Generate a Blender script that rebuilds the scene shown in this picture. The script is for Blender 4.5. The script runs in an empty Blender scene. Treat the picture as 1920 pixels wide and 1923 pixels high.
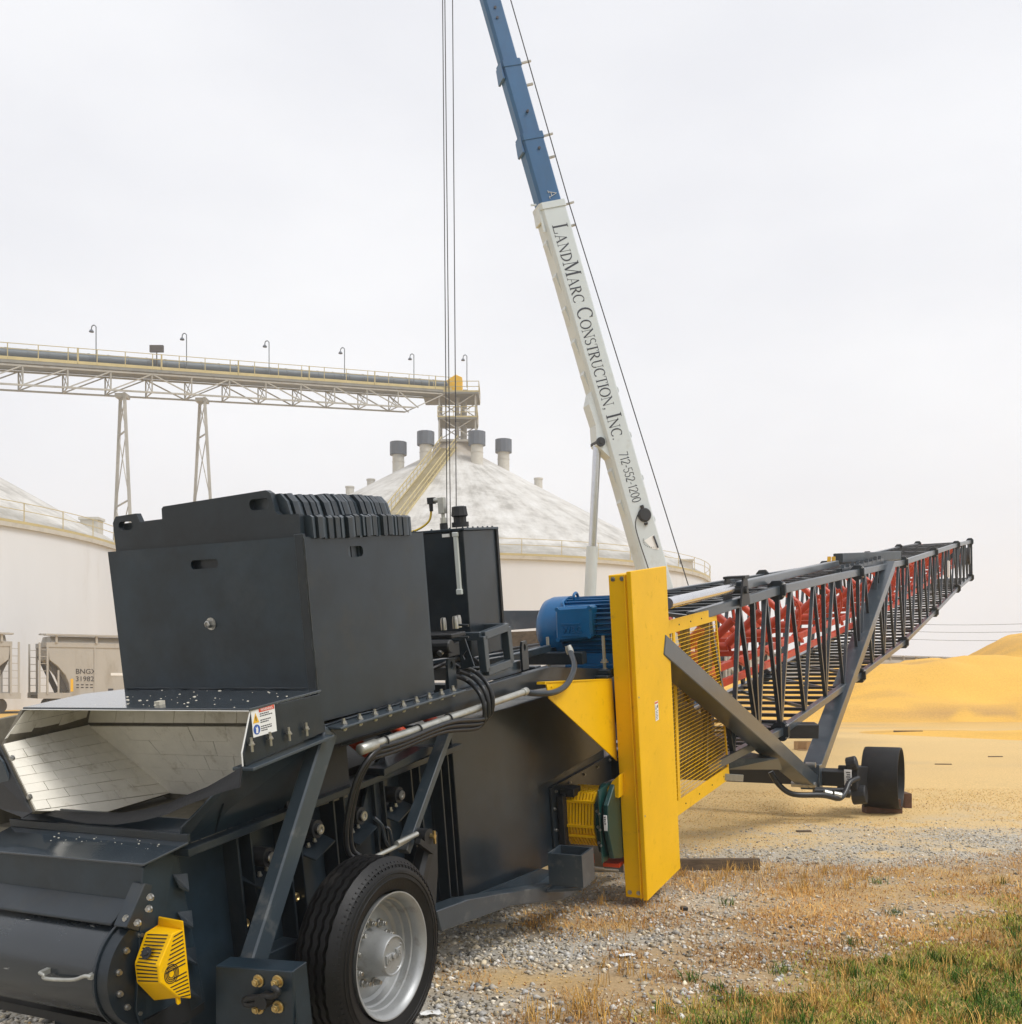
import bpy, bmesh, math, random
import numpy as np
from mathutils import Vector, Matrix, Quaternion
rnd = random.Random(7)
R = math.radians
sc = bpy.context.scene
col = sc.collection

# ------------------------------------------------------------------ camera
cam_d = bpy.data.cameras.new('camera'); cam = bpy.data.objects.new('camera', cam_d); col.objects.link(cam)
cam.location = (0, 0, 1.70); cam.rotation_euler = (R(90), 0, 0)
cam_d.sensor_width = 36; cam_d.sensor_fit = 'HORIZONTAL'; cam_d.lens = 36*1960/1920
cam_d.shift_y = (1285-961.5)/1923.0
cam_d.clip_start = .05; cam_d.clip_end = 5000
sc.camera = cam

# ------------------------------------------------------------------ sky and sun (foggy overcast)
SUN_EL, SUN_AZ = 56, 118          # azimuth clockwise from +Y (camera looks along +Y)
wd = bpy.data.worlds.new('World'); sc.world = wd; wd.use_nodes = True
wn = wd.node_tree.nodes; wl = wd.node_tree.links
bg = wn['Background']
sky = wn.new('ShaderNodeTexSky'); sky.sky_type = 'NISHITA'; sky.sun_disc = False
sky.sun_elevation = R(SUN_EL); sky.sun_rotation = R(SUN_AZ); sky.dust_density = 6; sky.air_density = 1.0
tc = wn.new('ShaderNodeTexCoord'); mpn = wn.new('ShaderNodeMapping'); mpn.inputs['Scale'].default_value = (1, 1, 2.2)
nz = wn.new('ShaderNodeTexNoise'); nz.inputs['Scale'].default_value = 1.7; nz.inputs['Detail'].default_value = 5
rp = wn.new('ShaderNodeValToRGB')
rp.color_ramp.elements[0].position = .3; rp.color_ramp.elements[0].color = (5.95, 6.06, 6.5, 1)
rp.color_ramp.elements[1].position = .72; rp.color_ramp.elements[1].color = (7.5, 7.56, 7.75, 1)
mx = wn.new('ShaderNodeMix'); mx.data_type = 'RGBA'; mx.inputs[0].default_value = .93
wl.new(tc.outputs['Generated'], mpn.inputs[0]); wl.new(mpn.outputs[0], nz.inputs['Vector']); wl.new(nz.outputs['Fac'], rp.inputs[0])
wl.new(sky.outputs[0], mx.inputs[6]); wl.new(rp.outputs[0], mx.inputs[7]); wl.new(mx.outputs[2], bg.inputs[0])
bg.inputs[1].default_value = .1
sd = bpy.data.lights.new('sun', 'SUN'); sd.energy = 1.5; sd.angle = R(25); sd.color = (1, .985, .96)
so = bpy.data.objects.new('sun', sd); col.objects.link(so)
so.rotation_euler = (R(90-SUN_EL), 0, R(180-SUN_AZ))
sc.view_settings.view_transform = 'Standard'; sc.view_settings.look = 'None'
sc.view_settings.exposure = .46; sc.view_settings.gamma = 1; sc.view_settings.use_curve_mapping = False
sc.cycles.max_bounces = 8; sc.cycles.use_denoising = True
sc.cycles.volume_bounces = 1

# ------------------------------------------------------------------ materials
def mat(name, color, rough=.5, metal=0, var=.12, scale=6, bump=0, bscale=60, coat=0, spec=.5, dirt=None, damt=0, dscale=3, stretch=None, speck=None):
    m = bpy.data.materials.new(name); m.use_nodes = True
    n, l = m.node_tree.nodes, m.node_tree.links
    b = n['Principled BSDF']
    b.inputs['Roughness'].default_value = rough; b.inputs['Metallic'].default_value = metal
    b.inputs['Coat Weight'].default_value = coat; b.inputs['Coat Roughness'].default_value = .12
    b.inputs['Specular IOR Level'].default_value = spec
    t = n.new('ShaderNodeTexCoord'); src = t.outputs['Object']
    if stretch:
        mp = n.new('ShaderNodeMapping'); mp.inputs['Scale'].default_value = stretch; l.new(src, mp.inputs[0]); src = mp.outputs[0]
    z = n.new('ShaderNodeTexNoise'); z.inputs['Scale'].default_value = scale; z.inputs['Detail'].default_value = 6; z.inputs['Roughness'].default_value = .65
    l.new(src, z.inputs['Vector'])
    cr = n.new('ShaderNodeValToRGB'); e = cr.color_ramp.elements
    e[0].position = .3; e[1].position = .7
    e[0].color = tuple(c*(1-var) for c in color)+(1,); e[1].color = tuple(min(1, c*(1+var)) for c in color)+(1,)
    l.new(z.outputs['Fac'], cr.inputs[0]); out = cr.outputs[0]
    if dirt:
        d = n.new('ShaderNodeTexNoise'); d.inputs['Scale'].default_value = dscale; d.inputs['Detail'].default_value = 8; d.inputs['Roughness'].default_value = .7
        l.new(src, d.inputs['Vector'])
        dr = n.new('ShaderNodeValToRGB'); dr.color_ramp.elements[0].position = .62-damt*.4; dr.color_ramp.elements[1].position = .86-damt*.4
        l.new(d.outputs['Fac'], dr.inputs[0])
        mm = n.new('ShaderNodeMix'); mm.data_type = 'RGBA'; l.new(dr.outputs[0], mm.inputs[0]); l.new(out, mm.inputs[6]); mm.inputs[7].default_value = dirt+(1,)
        out = mm.outputs[2]
        rr = n.new('ShaderNodeMapRange'); rr.inputs['To Min'].default_value = rough; rr.inputs['To Max'].default_value = min(.9, rough+.3)
        l.new(dr.outputs[0], rr.inputs[0]); l.new(rr.outputs[0], b.inputs['Roughness'])
    if speck:
        q = n.new('ShaderNodeTexNoise'); q.inputs['Scale'].default_value = speck[1]; q.inputs['Detail'].default_value = 3; l.new(src, q.inputs['Vector'])
        qr = n.new('ShaderNodeValToRGB'); qr.color_ramp.elements[0].position = speck[2]; qr.color_ramp.elements[1].position = speck[2]+.03; l.new(q.outputs['Fac'], qr.inputs[0])
        qm = n.new('ShaderNodeMix'); qm.data_type = 'RGBA'; l.new(qr.outputs[0], qm.inputs[0]); l.new(out, qm.inputs[6]); qm.inputs[7].default_value = speck[0]+(1,); out = qm.outputs[2]
    l.new(out, b.inputs['Base Color'])
    if bump:
        bz = n.new('ShaderNodeTexNoise'); bz.inputs['Scale'].default_value = bscale; bz.inputs['Detail'].default_value = 4
        l.new(src, bz.inputs['Vector'])
        bp = n.new('ShaderNodeBump'); bp.inputs['Strength'].default_value = bump; bp.inputs['Distance'].default_value = .01
        l.new(bz.outputs['Fac'], bp.inputs['Height']); l.new(bp.outputs[0], b.inputs['Normal'])
    return m
M = {}
M['paint'] = mat('charcoal_paint', (.0145, .0265, .038), .31, 0, .4, 4, .06, 220, .12, .45, (.034, .044, .051), .2, 2.2)
M['paint2'] = mat('charcoal_paint_worn', (.0125, .0195, .0265), .29, 0, .4, 3, .06, 160, .1, .45, (.040, .039, .034), .22, 2.6)
M['deckp'] = mat('charcoal_paint_wet', (.030, .040, .050), .12, 0, .15, 8, .02, 90, .6, .6, (.35, .33, .27), .0, 38)
M['drum'] = mat('drum_paint', (.020, .026, .032), .27, 0, .3, 3, .05, 60, .2, .6, (.06, .058, .05), .12, 6, (1,.3,1), ((.25,.25,.24), 34, .71))
M['steelgrey'] = mat('grey_blue_paint', (.034, .048, .061), .34, 0, .14, 4, .05, 150, .3, .5, (.16, .16, .15), .12, 5)
M['black'] = mat('black_metal', (.012, .013, .015), .5, 0, .2, 8, .05, 90)
M['yellow'] = mat('yellow_paint', (.84, .475, .001), .46, 0, .06, 2, .03, 130, .0, .22, (.55, .31, .02), .12, 9)
M['blue'] = mat('blue_paint', (.002, .105, .275), .32, 0, .15, 6, .15, 110, .1, .4)
M['boomblue'] = mat('boom_blue', (.008, .090, .225), .42, 0, .14, 2, .03, 60, .1, .5, (.03, .07, .14), .14, 1.6, (1, 1, .35))
M['boomwhite'] = mat('boom_white', (.56, .61, .62), .45, 0, .05, 1, .02, 40, .1, .5, (.40, .40, .36), .08, 1.2)
M['green'] = mat('dark_green_cast', (.003, .045, .042), .35, 0, .15, 10, .1, 100, .3)
M['red'] = mat('red_paint', (.60, .060, .018), .42, 0, .15, 8, .05, 120, .1, .5, (.30, .07, .04), .1, 9)
M['zinc'] = mat('zinc_bolt', (.45, .44, .41), .3, .9, .12, 30)
M['brass'] = mat('yellow_zinc', (.62, .46, .20), .3, .9, .15, 30)
M['galv'] = mat('galvanised_pipe', (.46, .46, .42), .42, .75, .15, 14, .05, 120, 0, .5, (.25, .24, .2), .12, 9)
M['chrome'] = mat('chrome_rod', (.62, .63, .66), .18, .9, .06, 4)
M['rubber'] = mat('rubber', (.0055, .0055, .006), .5, 0, .3, 9, .1, 70, 0, .32, (.030, .027, .023), .18, 5)
M['hose'] = mat('hose_rubber', (.012, .013, .015), .34, 0, .2, 20)
M['rim'] = mat('silver_rim', (.36, .37, .37), .42, .5, .1, 10, .06, 160, 0, .5, (.20, .18, .15), .2, 9)
M['tile'] = mat('liner_tile', (.84, .80, .70), .9, 0, .07, 7, .05, 70, 0, .08, (.46, .40, .29), .17, 8)
M['grout'] = mat('liner_joint', (.18, .16, .12), .8, 0, .2, 20)
M['white'] = mat('white_print', (.80, .80, .78), .45, 0, .02)
M['ink'] = mat('dark_ink', (.015, .017, .03), .5, 0, .05)
M['redprint'] = mat('red_print', (.62, .07, .025), .45, 0, .03)
M['blueprint'] = mat('blue_print', (.03, .10, .38), .45, 0, .03)
M['yelprint'] = mat('yellow_print', (.80, .45, .02), .45, 0, .03)
M['yelhose'] = mat('yellow_cable', (.62, .42, .03), .45, 0, .05)
M['wood'] = mat('weathered_wood', (.13, .095, .062), .8, 0, .35, 7, .3, 60, 0, .3, (.06, .045, .03), .2, 5, (1, 6, 6))
M['woodred'] = mat('dark_oak_block', (.10, .050, .030), .8, 0, .3, 9, .3, 60, 0, .3)
M['crumb'] = mat('grain_crumb', (.55, .52, .43), .6, 0, .15, 60)
M['card'] = mat('cardboard', (.42, .26, .12), .8, 0, .1)
M['concrete'] = mat('silo_wall', (.67, .685, .70), .8, 0, .04, .25, .04, 6, 0, .3, (.58, .575, .56), .14, .35, (1, 1, .22))
M['bin'] = mat('vent_cap_grey', (.10, .12, .15), .5, .2, .08, .6)
M['binwhite'] = mat('vent_stack', (.55, .53, .47), .6, 0, .1, 1.2, 0, 60, 0, .5, (.36, .33, .27), .2, 1.5)
M['yelsteel'] = mat('pale_yellow_steel', (.50, .41, .19), .6, 0, .12, 1)
M['palesteel'] = mat('pale_steel', (.40, .38, .33), .6, .1, .14, 1, 0, 60, 0, .5, (.24, .22, .18), .2, 1.2)
M['tubegrey'] = mat('gallery_tube', (.085, .105, .12), .5, .2, .12, .8)
M['floorgrey'] = mat('gallery_floor', (.22, .215, .19), .7, .1, .15, 1)
M['car'] = mat('rail_car_paint', (.40, .385, .35), .7, 0, .08, .5, .04, 20, 0, .3, (.30, .27, .22), .22, .8, (1, 1, .3))
M['cardark'] = mat('rail_car_dark_parts', (.06, .055, .05), .75, 0, .2, 2)  # dark colour for underbody, end slopes, track and small fittings
M['rope'] = mat('wire_rope', (.05, .05, .055), .5, .5, .1, 40)
M['canvas'] = mat('rusty_tarp', (.40, .17, .08), .7, 0, .3, 8)
M['gauge'] = mat('gauge_glass', (.62, .66, .64), .15, 0, .05)

# roof with radial streaks (UV: u = around, v = down the slope)
def roof_mat():
    m = bpy.data.materials.new('silo_roof'); m.use_nodes = True
    n, l = m.node_tree.nodes, m.node_tree.links; b = n['Principled BSDF']; b.inputs['Roughness'].default_value = .85
    t = n.new('ShaderNodeTexCoord')
    def noise(scale, sx, sy, det=8, src='UV', rough=.7):
        mp = n.new('ShaderNodeMapping'); mp.inputs['Scale'].default_value = (sx, sy, 1); l.new(t.outputs[src], mp.inputs[0])
        z = n.new('ShaderNodeTexNoise'); z.inputs['Scale'].default_value = scale; z.inputs['Detail'].default_value = det; z.inputs['Roughness'].default_value = rough
        l.new(mp.outputs[0], z.inputs['Vector']); return z.outputs['Fac']
    a = noise(1, 70, 5); c = noise(.35, 1, 1, 10, 'Object', .75)
    ad = n.new('ShaderNodeMath'); ad.operation = 'ADD'; l.new(a, ad.inputs[0]); l.new(c, ad.inputs[1])
    r1 = n.new('ShaderNodeValToRGB'); e = r1.color_ramp.elements
    e[0].position = .40; e[0].color = (.33, .315, .285, 1); e[1].position = .62; e[1].color = (.66, .65, .625, 1)
    x = r1.color_ramp.elements.new(.50); x.color = (.53, .515, .48, 1)
    h = n.new('ShaderNodeMath'); h.operation = 'MULTIPLY'; h.inputs[1].default_value = .5; l.new(ad.outputs[0], h.inputs[0]); l.new(h.outputs[0], r1.inputs[0])
    # brown grain dust near the peak, and lichen-dark stains in a ring low on the slope
    sep = n.new('ShaderNodeSeparateXYZ'); l.new(t.outputs['UV'], sep.inputs[0])
    w = noise(1, 26, 9)
    ma = n.new('ShaderNodeMath'); ma.operation = 'MULTIPLY_ADD'; ma.inputs[1].default_value = .35; l.new(w, ma.inputs[0]); l.new(sep.outputs[1], ma.inputs[2])
    r2 = n.new('ShaderNodeValToRGB'); f = r2.color_ramp.elements
    f[0].position = .27; f[0].color = (1, 1, 1, 1); f[1].position = .40; f[1].color = (0, 0, 0, 1)
    l.new(ma.outputs[0], r2.inputs[0])
    m1 = n.new('ShaderNodeMix'); m1.data_type = 'RGBA'; l.new(r2.outputs[0], m1.inputs[0]); l.new(r1.outputs[0], m1.inputs[6]); m1.inputs[7].default_value = (.36, .32, .265, 1)
    r3 = n.new('ShaderNodeValToRGB'); g = r3.color_ramp.elements
    g[0].position = .88; g[0].color = (0, 0, 0, 1); g[1].position = 1.06 if False else 1.0; g[1].color = (.8, .8, .8, 1)
    sb = n.new('ShaderNodeMath'); sb.operation = 'MULTIPLY_ADD'; sb.inputs[1].default_value = .55; l.new(noise(1, 34, 12), sb.inputs[0]); l.new(sep.outputs[1], sb.inputs[2])
    sc_ = n.new('ShaderNodeMath'); sc_.operation = 'MULTIPLY'; sc_.inputs[1].default_value = .75; l.new(sb.outputs[0], sc_.inputs[0]); l.new(sc_.outputs[0], r3.inputs[0])
    m2 = n.new('ShaderNodeMix'); m2.data_type = 'RGBA'; l.new(r3.outputs[0], m2.inputs[0]); l.new(m1.outputs[2], m2.inputs[6]); m2.inputs[7].default_value = (.25, .24, .205, 1)
    l.new(m2.outputs[2], b.inputs['Base Color'])
    return m
M['roof'] = roof_mat()
def attr_mat(name, rough=.8, var=.15, scale=12, bump=0, bscale=80):
    m = mat(name, (.5, .5, .5), rough, 0, 0, scale, bump, bscale, 0, .12)
    n, l = m.node_tree.nodes, m.node_tree.links; b = n['Principled BSDF']
    a = n.new('ShaderNodeAttribute'); a.attribute_name = 'col'
    z = n.new('ShaderNodeTexNoise'); z.inputs['Scale'].default_value = scale; z.inputs['Detail'].default_value = 6; z.inputs['Roughness'].default_value = .7
    t = n.new('ShaderNodeTexCoord'); l.new(t.outputs['Object'], z.inputs['Vector'])
    mr = n.new('ShaderNodeMapRange'); mr.inputs['From Min'].default_value = .25; mr.inputs['From Max'].default_value = .75
    mr.inputs['To Min'].default_value = 1-var; mr.inputs['To Max'].default_value = 1+var; l.new(z.outputs['Fac'], mr.inputs[0])
    mm = n.new('ShaderNodeVectorMath'); mm.operation = 'SCALE'; l.new(a.outputs['Color'], mm.inputs[0]); l.new(mr.outputs[0], mm.inputs['Scale'])
    l.new(mm.outputs[0], b.inputs['Base Color'])
    return m

# ------------------------------------------------------------------ mesh helpers
def V(p): return Vector(p)
class MB:
    """collects shapes, links them as one mesh object; mach=True: coordinates are (along, side, up) of the machine"""
    def __init__(s, mach=False): s.v = []; s.f = []; s.mach = mach; s.uv = None
    def add(s, vs, fs):
        o = len(s.v); s.v += [tuple(p) for p in vs]; s.f += [tuple(i+o for i in q) for q in fs]; return s
    def box(s, a, b):
        x0, y0, z0 = (min(a[i], b[i]) for i in range(3)); x1, y1, z1 = (max(a[i], b[i]) for i in range(3))
        return s.add([(x0,y0,z0),(x1,y0,z0),(x1,y1,z0),(x0,y1,z0),(x0,y0,z1),(x1,y0,z1),(x1,y1,z1),(x0,y1,z1)],
                     [(0,3,2,1),(4,5,6,7),(0,1,5,4),(1,2,6,5),(2,3,7,6),(3,0,4,7)])
    def prism(s, poly, vec):
        n = len(poly); q = [tuple(p) for p in poly]; w = [tuple(p[i]+vec[i] for i in range(3)) for p in poly]
        return s.add(q+w, [tuple(range(n))[::-1], tuple(range(n, 2*n))]+[(i, (i+1) % n, n+(i+1) % n, n+i) for i in range(n)])
    def quad(s, *p): return s.add(p, [tuple(range(len(p)))])
    def bar(s, p, q, w=.05, h=None, up=(0, 0, 1)):
        p, q = V(p), V(q); h = h or w; d = (q-p).normalized(); u = V(up)
        if abs(d.dot(u)) > .98: u = V((1, 0, 0)) if abs(d.x) < .9 else V((0, 1, 0))
        x = d.cross(u).normalized(); u = x.cross(d)
        c = [x*(w/2)*i+u*(h/2)*j for i, j in ((-1,-1),(1,-1),(1,1),(-1,1))]
        return s.add([p+k for k in c]+[q+k for k in c], [(3,2,1,0),(4,5,6,7)]+[(i,(i+1)%4,4+(i+1)%4,4+i) for i in range(4)])
    def cyl(s, p, q, r0, r1=None, seg=12):
        p, q = V(p), V(q); r1 = r0 if r1 is None else r1; d = (q-p).normalized()
        x = d.orthogonal().normalized(); y = d.cross(x)
        a = [2*math.pi*i/seg for i in range(seg)]
        v = [p+(x*math.cos(t)+y*math.sin(t))*r0 for t in a]+[q+(x*math.cos(t)+y*math.sin(t))*r1 for t in a]
        return s.add(v, [tuple(range(seg))[::-1], tuple(range(seg, 2*seg))]+[(i,(i+1)%seg,seg+(i+1)%seg,seg+i) for i in range(seg)])
    def tube(s, pts, r, seg=8, smooth=0):
        P = [V(p) for p in pts]
        if smooth:
            Q = []
            for i in range(len(P)-1):
                a, b, c, d = P[max(i-1,0)], P[i], P[i+1], P[min(i+2,len(P)-1)]
                for k in range(smooth):
                    t = k/smooth; Q.append(.5*((2*b)+(c-a)*t+(2*a-5*b+4*c-d)*t*t+(3*b-a-3*c+d)*t**3))
            P = Q+[P[-1]]
        n = len(P); x = None; rings = []
        for i in range(n):
            d = (P[min(i+1,n-1)]-P[max(i-1,0)]).normalized()
            x = d.orthogonal().normalized() if x is None else (x-d*x.dot(d)).normalized()
            y = d.cross(x); rings += [P[i]+(x*math.cos(2*math.pi*k/seg)+y*math.sin(2*math.pi*k/seg))*r for k in range(seg)]
        f = [(i*seg+k, i*seg+(k+1)%seg, (i+1)*seg+(k+1)%seg, (i+1)*seg+k) for i in range(n-1) for k in range(seg)]
        return s.add(rings, f+[tuple(range(seg))[::-1], tuple(range((n-1)*seg, n*seg))])
    def lathe(s, prof, c, axis, seg=32, close=False, zig=None, cap=True):
        """prof: (distance along axis, radius); zig: {index: amplitude} alternates those rings along the axis"""
        c, d = V(c), V(axis).normalized(); x = d.orthogonal().normalized(); y = d.cross(x); n = len(prof); v = []
        for i in range(seg):
            t = 2*math.pi*i/seg; e = x*math.cos(t)+y*math.sin(t)
            for j, (h, r) in enumerate(prof):
                k = (zig[j]*(1 if (i//2) % 2 else -1)) if zig and j in zig else 0
                v.append(c+d*(h+k)+e*r)
        m = n if close else n-1
        f = [(i*n+j, i*n+(j+1)%n, ((i+1)%seg)*n+(j+1)%n, ((i+1)%seg)*n+j) for i in range(seg) for j in range(m)]
        if not close and cap:
            if prof[0][1] > 1e-6: f.append(tuple(i*n for i in range(seg)))
            if prof[-1][1] > 1e-6: f.append(tuple(i*n+n-1 for i in range(seg))[::-1])
        return s.add(v, f)
    def bolt(s, p, nrm, r=.012, h=.012, seg=6):
        p, d = V(p), V(nrm).normalized(); s.cyl(p-d*.002, p+d*h*.3, r*1.35, r*1.35, 10); return s.cyl(p+d*h*.3, p+d*h, r, r*.9, seg)
    def build(s, name, m, parent=None, label=None, kind=None, bevel=0, smooth=None, cat=None, group=None, loc=None):
        me = bpy.data.meshes.new(name)
        vs = [(a, -n, u) for a, n, u in s.v] if s.mach else s.v
        if loc is not None: vs = [(p[0]-loc[0], p[1]-loc[1], p[2]-loc[2]) for p in vs]
        me.from_pydata([tuple(p) for p in vs], [], s.f)
        bm = bmesh.new(); bm.from_mesh(me)
        bmesh.ops.remove_doubles(bm, verts=bm.verts, dist=1e-6)
        bmesh.ops.recalc_face_normals(bm, faces=bm.faces)
        if bevel:
            ed = [e for e in bm.edges if len(e.link_faces) == 2 and e.calc_face_angle(0) > .6]
            bmesh.ops.bevel(bm, geom=ed, offset=bevel, segments=1, profile=.5, affect='EDGES', clamp_overlap=True)
        bm.to_mesh(me); bm.free()
        if smooth:
            me.polygons.foreach_set('use_smooth', [True]*len(me.polygons)); me.set_sharp_from_angle(angle=R(smooth))
        if isinstance(m, (list, tuple)):
            for k in m: me.materials.append(M[k])
        else: me.materials.append(M[m] if isinstance(m, str) else m)
        o = bpy.data.objects.new(name, me); col.objects.link(o)
        if loc is not None: o.location = loc
        if parent: o.parent = parent
        for k, x in (('label', label), ('category', cat), ('group', group), ('kind', kind)):
            if x: o[k] = x
        return o
def empty(name, loc, label=None, cat=None, group=None, parent=None, mtx=None):
    o = bpy.data.objects.new(name, None); col.objects.link(o); o.empty_display_size = .2
    if mtx is not None: o.matrix_world = mtx
    else: o.location = loc
    if parent: o.parent = parent
    for k, x in (('label', label), ('category', cat), ('group', group)):
        if x: o[k] = x
    return o
def link_copy(o, parent=None, loc=None, label=None):
    c = o.copy(); col.objects.link(c)
    if parent: c.parent = parent
    if loc is not None: c.location = loc
    if label: c['label'] = label
    return c
def slot_hole(c, ux, uy, w, h, n=5):
    """rounded slot outline around c"""
    c, ux, uy = V(c), V(ux), V(uy); r = h*.42; pts = []
    for cx, cy, a0 in ((w/2-r, h/2-r, 0), (-w/2+r, h/2-r, 90), (-w/2+r, -h/2+r, 180), (w/2-r, -h/2+r, 270)):
        for k in range(n):
            t = R(a0+90*k/(n-1)); pts.append(c+ux*(cx+r*math.cos(t))+uy*(cy+r*math.sin(t)))
    return pts
def holed_plate(mb, outer, holes, vec):
    """outline with holes, given thickness"""
    bm = bmesh.new(); ed = []
    for loop in [outer]+holes:
        vs = [bm.verts.new(p) for p in loop]
        ed += [bm.edges.new((vs[i], vs[(i+1) % len(vs)])) for i in range(len(vs))]
    r = bmesh.ops.triangle_fill(bm, use_beauty=True, use_dissolve=False, edges=ed)
    fs = [g for g in r['geom'] if isinstance(g, bmesh.types.BMFace)]
    e = bmesh.ops.extrude_face_region(bm, geom=fs)
    bmesh.ops.translate(bm, vec=V(vec), verts=[g for g in e['geom'] if isinstance(g, bmesh.types.BMVert)])
    bm.verts.index_update()
    mb.add([v.co.copy() for v in bm.verts], [[v.index for v in f.verts] for f in bm.faces]); bm.free(); return mb
def text_mesh(txt, name, m, mtx, size, depth=.002, parent=None, align='LEFT', sx=1):
    cu = bpy.data.curves.new('t', 'FONT'); cu.body = txt; cu.size = size; cu.extrude = depth; cu.align_x = align; cu.resolution_u = 3
    to = bpy.data.objects.new('t', cu); col.objects.link(to); bpy.context.view_layer.update()
    me = bpy.data.meshes.new_from_object(to); bpy.data.objects.remove(to); bpy.data.curves.remove(cu)
    me.transform(mtx @ Matrix.Diagonal((sx, 1, 1, 1))); me.materials.clear(); me.materials.append(M[m]); me.name = name
    o = bpy.data.objects.new(name, me); col.objects.link(o)
    if parent: o.parent = parent
    return o
def frame(o, ex, ey):
    """matrix with x along ex, y along ey"""
    ex = V(ex).normalized(); ez = ex.cross(V(ey)).normalized(); ey = ez.cross(ex)
    return Matrix(((ex.x, ey.x, ez.x, o[0]), (ex.y, ey.y, ez.y, o[1]), (ex.z, ey.z, ez.z, o[2]), (0, 0, 0, 1)))
def lerp(a, b, t): return tuple(a[i]+(b[i]-a[i])*t for i in range(3))

# ================================================================== the stacking conveyor
# machine frame: a = along the machine (27 deg right of the view, nose up 8.5 deg), n = towards its near side, u = up
az, inc = R(27), R(8.5)
AX = V((math.sin(az)*math.cos(inc), math.cos(az)*math.cos(inc), math.sin(inc)))
NX = V((math.cos(az), -math.sin(az), 0)); UX = NX.cross(AX)
O0 = V((-.5412, 4.8, 0))
FR = Matrix(((AX.x, -NX.x, UX.x, O0.x), (AX.y, -NX.y, UX.y, O0.y), (AX.z, -NX.z, UX.z, O0.z), (0, 0, 0, 1)))
def loc(a, n, u): return V((a, -n, u))
def wld(a, n, u): return O0+AX*a+NX*n+UX*u
conv = empty('stacking_conveyor', O0, 'long charcoal stacking conveyor with feed hopper, ballast box and lattice boom standing in the yard', 'conveyor', None, None, FR)
def mb(): return MB(True)
def part(name, b, m, parent=None, **k): return b.build(name, m, parent or conv, **k)
NEG = (-1, 0, 0); SIDE = (0, 1, 0); UP = (0, 0, 1)

# ---- road wheel (near side and far side)
wc = (.067, 0, .445)
def road_wheel(n0, side, lab=None):
    w = empty('wheel', (0, 0, 0), lab, parent=conv); w.matrix_parent_inverse = Matrix.Identity(4); w.location = (0, 0, 0)
    c = (wc[0], n0, wc[2]); ax = (0, -side, 0)          # profile runs inwards from the outer face
    def q(n, r): return (n, r)
    pr = [(.045,.285),(.012,.300),(.004,.325),(-.002,.350),(-.006,.352),(-.006,.357),(-.002,.359),(.000,.372),(-.003,.374),(-.003,.379),(.002,.381),(.004,.395),(.010,.402),(.014,.413),(.011,.415),(.015,.420),(.022,.425),(.034,.438)]
    zg = {}
    x = .040
    for g in range(4):
        x0 = .060+g*.041
        for dx, rr in ((-.012,.4495),(-.0085,.4495),(-.0065,.424),(.0065,.424),(.0085,.4495),(.012,.4495)):
            pr.append((x0+dx, rr))
            if rr < .43 or abs(dx) == .0085: zg[len(pr)-1] = .0034
    pr += [(.215,.440),(.232,.425),(.247,.395),(.254,.36),(.247,.31),(.225,.285)]
    mb().lathe(pr, c, ax, 160, True, zg).build('tyre', 'rubber', w, smooth=35)
    rp = [(.050,.278),(.010,.284),(.000,.2925),(.000,.286),(.010,.272),(.030,.262),(.060,.2585),(.064,.250),(.098,.246),(.103,.238),(.130,.228),(.138,.210),(.128,.17),(.124,.10),(.150,.10),(.155,.235),(.2,.25),(.27,.28)]
    mb().lathe(rp, c, ax, 96, cap=False).build('rim', 'rim', w, smooth=30)
    hp = [(.126,.118),(.112,.112),(.050,.098),(.000,.094),(-.006,.090),(-.006,.086),(-.001,.085),(.002,.082),(.002,.0)]
    mb().lathe(hp, c, ax, 48).build('hub', 'rim', w, smooth=40)
    b = mb()
    for k in range(90): t = 2*math.pi*k/90; ct, st2 = math.cos(t), math.sin(t); b.bar((c[0]+ct*.404, n0-side*.0075, c[2]+st2*.404), (c[0]+ct*.428, n0-side*.024, c[2]+st2*.428), .006, .006, (0,1,0))
    b.build('sidewall_ribs', 'rubber', w, kind='stuff')
    # raised lettering block and bore on the hub cap
    b = mb(); b.cyl((c[0], n0-side*.004, c[2]), (c[0], n0+side*.010, c[2]), .016, .014, 20)
    b.box((c[0]-.062, n0-side*.004, c[2]-.024), (c[0]-.022, n0+side*.006, c[2]+.020))
    b.box((c[0]+.022, n0-side*.004, c[2]-.018), (c[0]+.062, n0+side*.005, c[2]+.024))
    for t in (25, 115, 205, 295): b.bolt((c[0]+.075*math.cos(R(t)), n0-side*.002, c[2]+.075*math.sin(R(t))), (0, side, 0), .005, .005)
    b.build('hub_cap', 'rim', w, bevel=.002)
    if side > 0:
        for tx, x in (('K', -.056), ('B', .026)):
            text_mesh(tx, 'letter', 'rim', frame(loc(c[0]+x, n0+.006, c[2]-.016), (1, 0, 0), (0, 0, 1)), .046, .003, w)
    n1 = mb().bolt((0, 0, 0), (0, side, 0), .0155, .030); n1.cyl((0, side*.028, 0), (0, side*.040, 0), .011, .011, 10)
    l0 = n1.build('lug_nut', 'zinc', w, bevel=.0015)
    for k in range(10):
        t = R(18+36*k); p = loc(c[0]+.142*math.cos(t), n0-side*.122, c[2]+.142*math.sin(t))
        if k == 0: l0.location = p
        else: link_copy(l0, w, p)
    return w
road_wheel(0.0, 1)
road_wheel(-1.80, -1)
b = mb(); b.cyl((.067, -1.68, .445), (.067, -.12, .445), .06, .06, 16); part('axle', b, 'black')

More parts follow.
